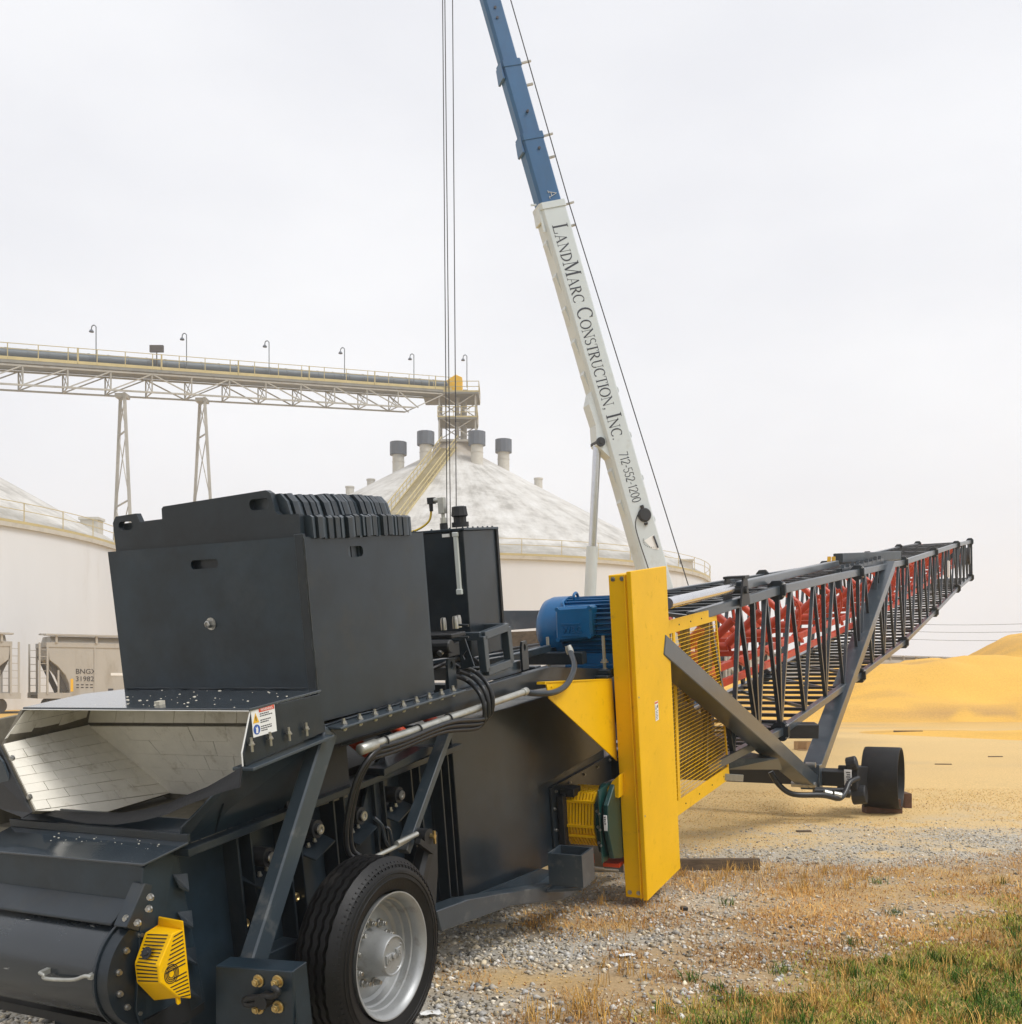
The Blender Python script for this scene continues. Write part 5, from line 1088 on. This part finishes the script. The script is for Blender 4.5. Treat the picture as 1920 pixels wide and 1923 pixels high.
# lamp poles (swan neck) and a floodlight
lp0 = None
for k in range(-2, 6):
    p = gp(k,.9,-.6) if k < 5 else gp(4.72,2.2,-.6)
    if lp0 is None:
        b = MB(); b.tube([(0,0,0),(0,0,3.0),(-.02,0,3.28),(-.18,0,3.42),(-.36,0,3.30),(-.40,0,3.05)], .045, 6, 3); lp0 = b.build('lamp_pole', 'tubegrey', gal)
        b = MB(); b.lathe([(2.78,.08),(2.82,.20),(2.86,.21),(2.97,.15),(3.04,.08),(3.04,0)], (-.40,0,0), (0,0,1), 12); lh0 = b.build('lamp_head', 'bin', lp0, smooth=40)
        lp0.location = p
    else: c = link_copy(lp0, gal, p); link_copy(lh0, c)
b = MB(); p = gp(.66,.9,-.6); b.bar(p, p+V((0,0,1.55)), .08); b.box(p+V((-.6,-.15,1.5)), p+V((.6,.12,2.1))); b.build('flood_light', 'cardark', gal)
for t, lab in ((.31, 'leftmost pale steel trestle tower carrying the conveyor gallery'), (1.22, 'pale steel trestle tower carrying the gallery, nearer the silo peak')):
    top = GP(t, 0, -2.8); tr_ = empty('trestle_tower', (top.x, top.y, 0), lab, 'trestle', 'trestle towers under the gallery')
    d = V((.56,-.83,0)); g = V((.83,.56,0)); h = top.z
    def tp_(s, z): w = .66+(h-z)*.175; return d*(s*w)+V((0,0,z))
    for s in (-1, 1):
        b = MB(); b.bar(tp_(s,0), tp_(s,h), .23); b.build('tower_leg', 'palesteel', tr_)
    zs = [h-.4, h-3.4, h-9.6, h-15.5, h-21, .8]; 
    for i in range(len(zs)-1):
        b = MB(); b.bar(tp_(-1,zs[i]), tp_(1,zs[i]), .11); b.build('tower_strut', 'palesteel', tr_)
        for s in (-1, 1): b = MB(); b.bar(tp_(s,zs[i]-.1), tp_(-s,zs[i+1]+.1), .07); b.build('tower_brace', 'palesteel', tr_)
    b = MB(); b.box((-.5,-.5,h-.35),(.5,.5,h)); b.build('tower_cap', 'palesteel', tr_)

# ================================================================== covered hopper rail cars
TD = V((.82,.5724,0)); TN = V((.5724,-.82,0))         # along the track, towards the camera
def rail_car(s, lab, mark):
    o = V((-27.7,60.0,0))+TD*(s+.0)
    root = empty('hopper_rail_car', o, lab, 'rail car', 'covered hopper rail cars')
    root.rotation_euler = (0, 0, math.atan2(TD.y, TD.x))
    LN = 17.6                                            # x along the car, y away from the camera
    b = MB()
    pts = [(1.75,1.15),(1.70,1.7),(1.50,2.2),(1.10,2.7),(.62,3.1),(.5,4.1),(LN-.5,4.1),(LN-.62,3.1),(LN-1.10,2.7),(LN-1.5,2.2),(LN-1.7,1.7),(LN-1.75,1.15)]
    b.prism([(x,0,z) for x,z in pts], (0,3.1,0)); b.build('body', 'car', root, bevel=.03)
    b = MB(); b.box((.45,-.04,3.85),(LN-.45,3.14,4.12)); b.prism([(.75,0,4.12),(.75,3.1,4.12),(.75,2.6,4.5),(.75,.5,4.5)], (LN-1.5,0,0)); b.build('roof', 'car', root)
    b = MB()
    for k in range(8): x = 1.0+k*(LN-2)/7; b.box((x-.06,-.12,4.1),(x+.06,.06,4.55))
    b.box((.4,-.22,4.52),(LN-.4,.5,4.6)); b.box((.4,1.2,4.6),(LN-.4,1.9,4.68)); b.build('running_board', 'car', root)
    b = MB()
    for k in range(5): b.box((3.1+k*2.8,-.05,1.2),(3.18+k*2.8,0,3.85))
    b.build('side_rib', 'car', root)
    b = MB(); b.box((0,-.02,.85),(LN,.12,1.18)); b.box((0,2.98,.85),(LN,3.12,1.18)); b.build('side_sill', 'car', root)
    for e in (0, 1):
        f = (lambda x: LN-x) if e else (lambda x: x)
        for y in (.02, 3.08):
            b = MB()
            for x, w in ((.10,.09),(.52,.16)): b.bar((f(x),y,1.1),(f(x),y,4.1),w,.10,(1,0,0))
            for k in range(7): b.bar((f(.10),y,1.2+.42*k),(f(.52),y,1.2+.42*k),.035)
            b.build('end_ladder', 'car', root)
            b = MB(); b.bar((f(1.12),y,1.1),(f(1.12),y,2.5),.06,.10,(1,0,0)); b.build('end_post', 'car', root)
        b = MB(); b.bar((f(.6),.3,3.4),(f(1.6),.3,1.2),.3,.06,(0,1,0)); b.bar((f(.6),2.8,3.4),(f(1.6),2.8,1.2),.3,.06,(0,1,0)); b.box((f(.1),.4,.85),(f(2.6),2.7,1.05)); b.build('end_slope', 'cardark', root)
        b = MB(); b.box((f(1.0),.5,.45),(f(3.0),2.6,.75))
        for x in (1.1, 2.8):
            for y in (.45,2.5): b.cyl((f(x),y,.46),(f(x),y+.14,.46),.46,.46,18)
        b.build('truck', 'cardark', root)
    b = MB()
    for k in range(3):
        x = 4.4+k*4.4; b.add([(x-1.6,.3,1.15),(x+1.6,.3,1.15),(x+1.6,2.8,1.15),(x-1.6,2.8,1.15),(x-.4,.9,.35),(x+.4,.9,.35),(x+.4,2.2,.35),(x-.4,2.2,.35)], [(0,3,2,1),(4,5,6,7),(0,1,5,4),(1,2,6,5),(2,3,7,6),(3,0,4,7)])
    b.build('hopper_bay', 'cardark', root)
    if mark:
        for tx, z, sz in (('BNGX', 2.30, .42), ('31982', 1.86, .42)):
            text_mesh(tx, 'car_number', 'ink', frame((2.05,-.012,z), (1,0,0), (0,0,1)), sz, .004, root)
        b = MB(); b.box((1.78,-.014,1.25),(1.93,-.004,2.0)); b.build('yellow_stripe', 'yelprint', root)
        b = MB()
        for r_ in range(2):
            for k in range(4): b.box((2.1+.26*k,-.012,1.62-.16*r_),(2.25+.26*k,-.004,1.68-.16*r_))
        b.box((3.9,-.012,1.28),(4.2,-.004,1.42)); b.build('small_stencil', 'ink', root, kind='stuff')
        b = MB(); b.box((4.05,-.014,2.2),(5.8,-.004,2.36)); b.build('white_bar', 'white', root)
rail_car(.45, 'weathered beige hopper rail car with black number beside the ballast box', True)
rail_car(-18.05, 'beige hopper rail car cut off by the left edge of the photo', False)
for s, lab in ((57, 'distant grey hopper rail car glimpsed through the lattice boom'), (75.4, 'distant grey hopper rail car behind the corn heap, right of the lattice boom'), (93.8, 'farthest grey hopper rail car, mostly hidden by the corn heap')): rail_car(s, lab, False)
tk_ = MB(); p, q = V((-27.7,60,0))-TD*60+TN*-1.55, V((-27.7,60,0))+TD*140+TN*-1.55
tk_.bar(p+TN*.72+V((0,0,.03)), q+TN*.72+V((0,0,.03)), .08, .12); tk_.bar(p-TN*.72+V((0,0,.03)), q-TN*.72+V((0,0,.03)), .08, .12)
tk_.bar(p+V((0,0,-.08)), q+V((0,0,-.08)), 3.6, .16); tk_.build('railway_track', 'cardark', None, None, 'structure')
b = MB()
for y in (1167, 1181, 1196):
    a_ = V((55.51,170,12.108)); c_ = V((78.827,150,10.731)); dz = (1165-y)*.082
    pts = [a_.lerp(c_, i/12)+V((0,0,dz-2.0*(i/12)*(1-i/12))) for i in range(13)]; b.tube(pts, .035, 4)
pl = V((78.827,150,10.731)); b.cyl((pl.x,pl.y,0),(pl.x,pl.y,pl.z+1.2),.16,.11,10); b.bar((pl.x,pl.y,pl.z+.3),(pl.x,pl.y,pl.z-2.6),.2); pl = V((55.51,170,12.108)); b.cyl((pl.x,pl.y,0),(pl.x,pl.y,pl.z+1.2),.16,.11,10)
b.build('power_line', 'rope', None, 'thin sagging power lines in the mist above the corn heap', None, 0, None, 'power line')

# ================================================================== ground
def hash2(ix, iy, s):
    h = (ix*374761393+iy*668265263+s*2147483647) & 0xffffffff
    h = ((h ^ (h >> 13))*1274126177) & 0xffffffff
    return ((h ^ (h >> 16)) & 0xffff)/65535.0
def vnoise(x, y, s=0):
    x = np.asarray(x, float); y = np.asarray(y, float)
    ix = np.floor(x).astype(np.int64); iy = np.floor(y).astype(np.int64); fx = x-ix; fy = y-iy
    fx = fx*fx*(3-2*fx); fy = fy*fy*(3-2*fy)
    a, b, c, d = hash2(ix,iy,s), hash2(ix+1,iy,s), hash2(ix,iy+1,s), hash2(ix+1,iy+1,s)
    return a*(1-fx)*(1-fy)+b*fx*(1-fy)+c*(1-fx)*fy+d*fx*fy
def fbm(x, y, s=0, o=4):
    t = 0; a = .5
    for k in range(o): t = t+a*vnoise(np.asarray(x)*2**k+17.3*k, np.asarray(y)*2**k-9.1*k, s+k); a *= .5
    return t/(1-.5**o)
def sst(a, b, x): t = np.clip((x-a)/(b-a), 0, 1); return t*t*(3-2*t)
def zones(X, Y):
    """grass (green), straw (dead grass) and corn cover 0..1 at ground points"""
    n1 = fbm(X*.9, Y*.9, 3)-.5; n2 = fbm(X*2.6, Y*2.6, 11)-.5; n3 = fbm(X*.35, Y*.8, 23)-.5; n4 = fbm(X*5, Y*5, 31, 3)-.5
    edge = np.where(X < 2.8, 5.15+(X-1.0)*1.05, 7.05+(X-2.8)*.75)
    green = sst(-.55, .95, edge-Y+1.7*n1+1.3*n2)*(.62+1.3*(fbm(X*1.7,Y*1.7,77)-.3))
    straw = sst(-.4, .5, edge+1.65-Y+1.7*n1+1.1*n2)*sst(-.5, .6, X+.25+1.4*n1)
    strip = np.exp(-((Y-9.15-.12*(X-2))/.62)**2)*sst(.3, 1.3, X+n1)*sst(.30, .55, .5+n1+.8*n2+.18)
    under = np.exp(-((Y-7.55)/.55)**2)*sst(.2,.5,X+.3)*sst(2.0,1.1,X)*.9
    patch = np.exp(-((X-.15)/.55)**2-((Y-6.0)/.30)**2)
    straw = np.maximum.reduce([straw*(.55+1.1*(.5+n2)), strip, under*(.5+n2+.3), patch*.7])
    corn = sst(8.3, 12.0, Y+3.6*n3+2.2*n1+1.8*n4-.40*np.clip(X-1.8,0,3.2)+.9*np.clip(1.2-X,-1,2.5))
    corn = np.maximum(corn, .9*patch*sst(.3,.7,.5+n2+n1))
    corn = np.maximum(corn, .55*sst(.56,.72,fbm(X*1.3,Y*2.2,55))*sst(5.5,7.5,Y))
    return np.clip(green,0,1), np.clip(straw,0,1), np.clip(corn,0,1)
CORN = np.array([.66,.40,.112]); GRAV = np.array([.47,.435,.37]); SOIL = np.array([.40,.265,.125]); DUST = np.array([.52,.455,.34])
def gz(X, Y): return .035*(fbm(X*.5, Y*.5, 41)-.5)*sst(3, 6, Y)
xs = np.concatenate([-np.geomspace(600, 9, 46), np.arange(-8, 9.01, .055), np.geomspace(9.6, 600, 46)])
ys = np.concatenate([-np.geomspace(200, 4, 14), np.arange(2.2, 14, .055), np.geomspace(14.1, 1500, 130)])
GX, GY = np.meshgrid(xs, ys); nx, ny = len(xs), len(ys)
gr, stw, co = zones(GX, GY)
c = GRAV*(.88+.3*(fbm(GX*3,GY*3,5)-.5))[...,None]
dst = sst(.40,.62,fbm(GX*.6,GY*1.1,15))*sst(9,12,GY); c = c*(1-.6*dst[...,None])+DUST*.6*dst[...,None]
cn = CORN*(.93+.28*(fbm(GX*.8,GY*.8,61)-.5))[...,None]; mud = sst(.56,.70,fbm(GX*.22,GY*.7,91))*sst(13,18,GY)*.55
cn = cn*(1-mud[...,None])+np.array([.36,.235,.12])*mud[...,None]
pale = ((1-sst(33,49,GY+9*(fbm(GX*.16,GY*.3,401)-.5)))*.6)[...,None]; cn = cn*(1-pale)+np.array([.70,.53,.28])*pale; c = c*(1-co[...,None])+cn*co[...,None]
sg_ = np.clip(stw*.75+gr*.9,0,1)[...,None]; c = c*(1-sg_)+(SOIL*(1-gr[...,None])+np.array([.25,.225,.075])*gr[...,None])*sg_
gm = bpy.data.meshes.new('ground')
gv = np.stack([GX, GY, gz(GX, GY)], -1).reshape(-1,3)
idx = np.arange(nx*ny).reshape(ny, nx); q = np.stack([idx[:-1,:-1],idx[:-1,1:],idx[1:,1:],idx[1:,:-1]],-1).reshape(-1,4)
def fast_mesh(me, v, faces, cols=None):
    k = faces.shape[1]; me.vertices.add(len(v)); me.vertices.foreach_set('co', v.astype(np.float32).ravel())
    me.loops.add(faces.size); me.loops.foreach_set('vertex_index', faces.astype(np.int32).ravel())
    me.polygons.add(len(faces)); me.polygons.foreach_set('loop_start', np.arange(0, faces.size, k, dtype=np.int32))
    if cols is not None:
        a = me.color_attributes.new('col', 'FLOAT_COLOR', 'POINT'); a.data.foreach_set('color', np.concatenate([cols, np.ones((len(cols),1))],1).astype(np.float32).ravel())
    me.update(calc_edges=True)
fast_mesh(gm, gv, q, c.reshape(-1,3)); gm.polygons.foreach_set('use_smooth', [True]*len(gm.polygons))
M['ground'] = attr_mat('ground', .9, .34, 38, .55, 70); gm.materials.append(M['ground'])
go = bpy.data.objects.new('ground', gm); col.objects.link(go); go['kind'] = 'structure'
# ---- loose stones
rg = np.random.default_rng(5)
def scatter(n, x0, x1, y0, y1, dens):
    X = rg.uniform(x0, x1, n*4); Y = y0*(y1/y0)**rg.uniform(0, 1, n*4)
    k = rg.uniform(0, 1, n*4) < dens(X, Y)*np.clip(abs(X-.2)*0+1, 0, 1); 
    vis = abs(X) < .56*Y+.3; X, Y = X[k & vis], Y[k & vis]; return X[:n], Y[:n]
base_v = np.array([(1,0,0),(0,1,0),(-1,0,0),(0,-1,0),(0,0,1),(0,0,-1)], float); base_f = np.array([(0,1,4),(1,2,4),(2,3,4),(3,0,4),(1,0,5),(2,1,5),(3,2,5),(0,3,5)])
def blobs(name, X, Y, size, cols, flat, mname, zoff=0):
    n = len(X); an = rg.uniform(0, 2*np.pi, n); s = size[:,None]*rg.uniform(.6,1.25,(n,3)); s[:,2] *= flat
    v = base_v[None]*s[:,None,:]*rg.uniform(.75,1.2,(n,6,1)); ca, sa = np.cos(an)[:,None], np.sin(an)[:,None]
    tl = rg.uniform(-.5,.5,(n,1)); z = v[...,2]+v[...,0]*tl
    x = v[...,0]*ca-v[...,1]*sa+X[:,None]; y = v[...,0]*sa+v[...,1]*ca+Y[:,None]; z = z+gz(X,Y)[:,None]+s[:,2:3]*.35+zoff
    me = bpy.data.meshes.new(name); fast_mesh(me, np.stack([x,y,z],-1).reshape(-1,3), (base_f[None]+6*np.arange(n)[:,None,None]).reshape(-1,3), np.repeat(cols,6,0)); me.materials.append(M[mname])
    o = bpy.data.objects.new(name, me); col.objects.link(o); o['kind'] = 'stuff'; return o
M['stone'] = attr_mat('stone', .85, .18, 60); M['blade'] = attr_mat('blade', .7, .12, 30); M['kernel'] = attr_mat('kernel', .55, .1, 60)
def dg(X, Y): g, s, c = zones(X, Y); return np.clip(1-.85*g-.55*s-1.15*c, .0, 1)*np.clip(.55+.9*(fbm(X*1.8,Y*1.8,303)-.3), .2, 1)
X, Y = scatter(62000, -7, 8, 3.6, 13, dg)
sz = np.minimum(rg.gamma(2.4, .0040, len(X))+.0045, .030)*np.where(Y > 7.8, .72, 1); t = rg.uniform(0,1,(len(X),1)); br = rg.normal(.92, .34, (len(X),1)).clip(.25,1.75)
cols = (np.array([.47,.46,.44])*(1-t)+np.array([.58,.49,.34])*t)*br
blobs('gravel', X, Y, sz, cols, .62, 'stone')
def dc(X, Y): g, s, c = zones(X, Y); return np.clip(.22+.7*c+.25*s, 0, 1)*np.clip(1-.6*g, 0, 1)*np.where(Y < 7.5, .5, 1)*np.clip(fbm(X*1.1,Y*1.6,313)*1.8-.35, .1, 1)
X, Y = scatter(60000, -7, 9, 3.6, 17, dc)
cols = np.array([.72,.48,.17])*rg.normal(1, .2, (len(X),1)).clip(.5,1.4)*np.array([[1,1,1]])
cols[rg.uniform(0,1,len(X)) < .12] *= np.array([.45,.25,.22])
blobs('loose_corn', X, Y, rg.uniform(.005,.0085,len(X)), cols, .7, 'kernel', .002)
# ---- grass blades, straw
def blades(name, X, Y, ln, wd_, lean, cols):
    n = len(X); an = rg.uniform(0, 2*np.pi, n); dx, dy = np.cos(an), np.sin(an); px, py = -dy*wd_, dx*wd_
    z0 = gz(X, Y); L2 = ln*lean; up = ln*np.sqrt(np.clip(1-lean**2, .02, 1))
    v = np.zeros((n,6,3))
    for k, (f, h, w) in enumerate(((0,0,1),(.38,.62,.8),(1,1,.12))):
        v[:,2*k,0] = X+dx*L2*f+px*w; v[:,2*k,1] = Y+dy*L2*f+py*w; v[:,2*k+1,0] = X+dx*L2*f-px*w; v[:,2*k+1,1] = Y+dy*L2*f-py*w; v[:,2*k:2*k+2,2] = (z0+up*h)[:,None]+.001
    f = np.array([(0,1,3,2),(2,3,5,4)]); me = bpy.data.meshes.new(name)
    fast_mesh(me, v.reshape(-1,3), (f[None]+6*np.arange(n)[:,None,None]).reshape(-1,4), np.repeat(cols,6,0)); me.materials.append(M['blade'])
    o = bpy.data.objects.new(name, me); col.objects.link(o); o['kind'] = 'stuff'; return o
X, Y = scatter(80000, -1, 8, 3.6, 10.5, lambda X, Y: zones(X, Y)[0])
cl = fbm(X*2.2, Y*2.2, 101); t = np.clip(rg.normal(.42, .25, len(X))+1.6*(cl-.5), 0, 1)[:,None]
cols = (np.array([.075,.17,.012])*(1-t)+np.array([.42,.39,.06])*t)*rg.normal(1,.22,(len(X),1)).clip(.5,1.6)
dry = rg.uniform(0,1,len(X)) < .26; cols[dry] = np.array([.60,.41,.14])*rg.normal(1,.2,(dry.sum(),1)).clip(.5,1.5)
blades('green_grass', X, Y, rg.uniform(.016,.046,len(X))*(1+4.0*np.clip(cl-.58,0,1)), rg.uniform(.0018,.0034,len(X)), rg.uniform(.5,.985,len(X)), cols)
def dstr(X, Y): g, s, c = zones(X, Y); return np.clip(s*(1-.35*g)*(.1+2.6*(fbm(X*2.0,Y*2.0,131)-.36)), 0, 1)
X, Y = scatter(95000, -3, 8, 3.6, 12, dstr)
t = rg.uniform(0,1,(len(X),1)); tone = np.clip(fbm(X*.8,Y*.8,141)*1.6-.3, 0, 1)[:,None]
t = t*(.35+.65*tone); cols = (np.array([.33,.145,.045])*(1-t)+np.array([.80,.50,.15])*t)*(.75+.5*tone)*rg.normal(1,.2,(len(X),1)).clip(.5,1.5)
blades('dead_grass', X, Y, rg.uniform(.02,.06,len(X)), rg.uniform(.0014,.003,len(X)), .99-.5*rg.uniform(0,1,len(X))**2, cols)
X, Y = scatter(260, -.5, 7, 5.0, 9.5, lambda X, Y: np.clip(zones(X, Y)[1],0,1)*sst(.5,.65,fbm(X*1.5,Y*1.5,151)))
X = np.repeat(X,14)+rg.normal(0,.02,len(X)*14); Y = np.repeat(Y,14)+rg.normal(0,.02,len(Y)*14)
blades('dry_weeds', X, Y, rg.uniform(.06,.15,len(X)), rg.uniform(.0012,.0026,len(X)), rg.uniform(.15,.85,len(X)), np.array([.66,.40,.11])*rg.normal(.85,.3,(len(X),1)).clip(.3,1.5))
X, Y = scatter(150, .3, 7, 5.0, 9.0, lambda X, Y: np.clip(zones(X, Y)[0]+.06*(X > 1),0,1))
X = np.repeat(X,34)+rg.normal(0,.035,len(X)*34); Y = np.repeat(Y,34)+rg.normal(0,.035,len(Y)*34)
blades('grass_tufts', X, Y, rg.uniform(.04,.11,len(X)), rg.uniform(.0016,.0034,len(X)), rg.uniform(.3,.95,len(X)), np.array([.050,.115,.016])*rg.normal(1,.3,(len(X),1)).clip(.4,1.8))
# ---- corn heaps
def heap(name, lab, x0, x1, y0, y1, step, fn):
    X, Y = np.meshgrid(np.arange(x0,x1+.01,step), np.arange(y0,y1+.01,step)); h = fn(X, Y)
    rd = np.abs(fbm(X*.16+.3*Y*.1,Y*.2,241,2)-.5)*2; h = h+np.clip(h*1.2,0,1)*(.95*(.35-rd)+.34*(fbm(X*.3,Y*.35,201)-.5)+.10*(fbm(X*1.3,Y*1.3,211)-.5))-.06
    nx_, ny_ = X.shape[1], X.shape[0]; idx = np.arange(nx_*ny_).reshape(ny_,nx_); q = np.stack([idx[:-1,:-1],idx[:-1,1:],idx[1:,1:],idx[1:,:-1]],-1).reshape(-1,4)
    st_ = sst(.60,.72,fbm(X*.10+Y*.02,Y*.55,221))*.4; cl = np.array([.76,.44,.088])*(.95+.22*(fbm(X*.5,Y*.5,231)-.5))[...,None]; bp_ = (np.exp(-((X-21)/5.5)**2)*np.exp(-((h-.35)/.35)**2)*sst(.42,.6,fbm(X*.4,Y*.6,251))*.75*(Y > 42)); st_ = np.maximum(st_, bp_); cl = cl*(1-st_[...,None])+np.array([.40,.24,.10])*st_[...,None]
    me = bpy.data.meshes.new(name); cx, cy = (x0+x1)/2, (y0+y1)/2
    fast_mesh(me, np.stack([X-cx,Y-cy,h],-1).reshape(-1,3), q, cl.reshape(-1,3)); me.polygons.foreach_set('use_smooth', [True]*len(me.polygons)); me.materials.append(M['corn'])
    o = bpy.data.objects.new(name, me); col.objects.link(o); o.location = (cx,cy,0); o['label'] = lab; o['category'] = 'corn heap'; o['group'] = 'heaps of yellow corn'
M['corn'] = attr_mat('corn', .8, .22, 14, .6, 30)
def mound(X, Y, cx, cy, rx, ry, h, rot=0, p=1.0):
    c_, s_ = math.cos(rot), math.sin(rot); u = ((X-cx)*c_+(Y-cy)*s_)/rx; w = (-(X-cx)*s_+(Y-cy)*c_)/ry; r = np.sqrt(u*u+w*w)
    return h*np.clip(1-r, 0, 1)**p*(1-.25*np.exp(-(r/.18)**2))
def smax(*a):
    k = 9.0; return np.log(sum(np.exp(k*v) for v in a))/k-math.log(len(a))/k
heap('corn_heap', 'large heap of yellow corn rising at the right edge behind the boom', 2, 62, 37, 80, .4, lambda X, Y: np.clip(smax(mound(X,Y,37,62,19,14,7.4), mound(X,Y,31,60,12,11,6.0), mound(X,Y,26,58,11,10,4.7), mound(X,Y,21,56,11,10,3.8), mound(X,Y,15,58,10,9,3.1), mound(X,Y,9,57,8,9,2.6), mound(X,Y,26,51,7,5.5,2.1), mound(X,Y,17,50.5,7,5,1.5), 0*X), 0, 9))
heap('corn_heap', 'low spread heap of corn in front of the large one at the right edge', 8, 40, 25, 44, .3, lambda X, Y: np.clip(smax(mound(X,Y,22,35,10,4.5,.95,.2), mound(X,Y,15,36,5,3.5,.32), mound(X,Y,29,37,9,5,1.35), 0*X), 0, 9))
# ---- loose things lying about
def gbox(name, p, size, rz, m, lab, cat, group=None, bevel=.004, bend=0):
    L_, W_, H_ = size; b = MB(); n = 6
    pr = [(-L_/2+L_*i/n, bend*math.sin(math.pi*i/n)*1.0) for i in range(n+1)]
    v = []
    for x, dz in pr: v += [(x,-W_/2,dz),(x,W_/2,dz),(x,W_/2,dz+H_),(x,-W_/2,dz+H_)]
    b.add(v, [(0,3,2,1),(4*n,4*n+1,4*n+2,4*n+3)]+[(4*i+j,4*i+(j+1)%4,4*i+4+(j+1)%4,4*i+4+j) for i in range(n) for j in range(4)])
    o = b.build(name, m, None, lab, None, bevel, None, cat, group); o.location = (p[0], p[1], gz(np.array([p[0]]),np.array([p[1]]))[0]+(p[2] if len(p) > 2 else 0)); o.rotation_euler = (0,0,rz); return o
gbox('wood_plank', (1.792,9.493,0), (.95,.06,.105), .05, 'wood', 'weathered brown plank lying on edge right of the yellow belt guard', 'plank')
gbox('wheel_chock', (4.896,13.769,0), (.47,.2,.092), -.02, 'woodred', 'lower dark timber in front of the drum wheel', 'timber', 'timbers chocking the drum wheel')
p = (4.896,13.769,0); gbox('wheel_chock', (p[0]-.005,p[1]+.01,.093), (.45,.2,.095), -.02, 'woodred', 'upper dark timber in front of the drum wheel', 'timber', 'timbers chocking the drum wheel')
p = (5.436,14.3,0); gbox('wheel_chock', (p[0],p[1]+.15,0), (.10,.4,.20), -.05, 'woodred', 'dark timber standing behind the drum wheel', 'timber', 'timbers chocking the drum wheel')
gbox('wood_offcut', (13.637,35.828,0), (.95,.12,.10), -.1, 'wood', 'short dark board half buried in the corn beyond the drum wheel', 'board')
gbox('wood_offcut', (9.142,22.066,0), (.34,.04,.02), -.12, 'wood', 'thin dark stick on the corn right of the drum wheel', 'stick')
gbox('wood_offcut', (11.292,24.321,0), (.34,.04,.02), .05, 'wood', 'thin dark stick on the corn near the right edge', 'stick')
b = MB(); b.box((-.24,-.16,0),(.24,.16,.01)); b.box((-.24,-.16,.01),(-.23,.16,.22)); b.box((.23,-.16,.01),(.24,.16,.22)); b.box((-.23,.15,.01),(.23,.16,.22)); b.box((-.0,-.16,.01),(.23,-.15,.22)); b.quad((-.23,-.16,.02),(-.23,-.30,.02),(0,-.30,.02),(0,-.16,.02)); o = b.build('cardboard_box', 'card', None, 'open cardboard box on the corn under the lattice boom', None, 0, None, 'box'); o.location = (7.568,26.871,0)
def paper(p, s, lab, nm, m):
    b = MB(); v = []; n = 6
    for j in range(n):
        for i in range(n): v.append(((i/(n-1)-.5)*s*1.6,(j/(n-1)-.5)*s,.010+s*.16*rnd.random()))
    b.add(v, [(j*n+i,j*n+i+1,(j+1)*n+i+1,(j+1)*n+i) for j in range(n-1) for i in range(n-1)]); o = b.build(nm, m, None, lab, None, 0, None, 'litter'); o.location = p; o.rotation_euler = (0,0,.4)
paper((0.716,6.495,0), .065, 'crumpled white paper scrap on the dead grass', 'paper_scrap', 'white')
paper((-0.415,5.348,0), .07, 'white scrap at the foot of the road wheel', 'paper_scrap', 'white')
gbox('dark_stone', (1.294,7.803,0), (.05,.04,.03), .3, 'black', 'small dark stone on the gravel below the plank', 'stone')
gbox('dark_stone', (3.363,11.986,0), (.17,.06,.02), .1, 'wood', 'dark flat scrap on the corn-strewn gravel', 'scrap')

# ---- misty air
hz = MB(); hz.box((-700,-60,-1),(700,420,46)); hm = bpy.data.materials.new('haze'); hm.use_nodes = True; hn = hm.node_tree.nodes; hl = hm.node_tree.links
for n in list(hn):
    if n.type != 'OUTPUT_MATERIAL': hn.remove(n)
pv_ = hn.new('ShaderNodeVolumePrincipled'); pv_.inputs['Color'].default_value = (.97,.97,.98,1); pv_.inputs['Density'].default_value = .0012; pv_.inputs['Anisotropy'].default_value = .2
hl.new(pv_.outputs[0], [n for n in hn if n.type == 'OUTPUT_MATERIAL'][0].inputs['Volume'])
HAZE = True
if HAZE: M['haze'] = hm; hz.build('haze', 'haze', None, None, 'stuff')
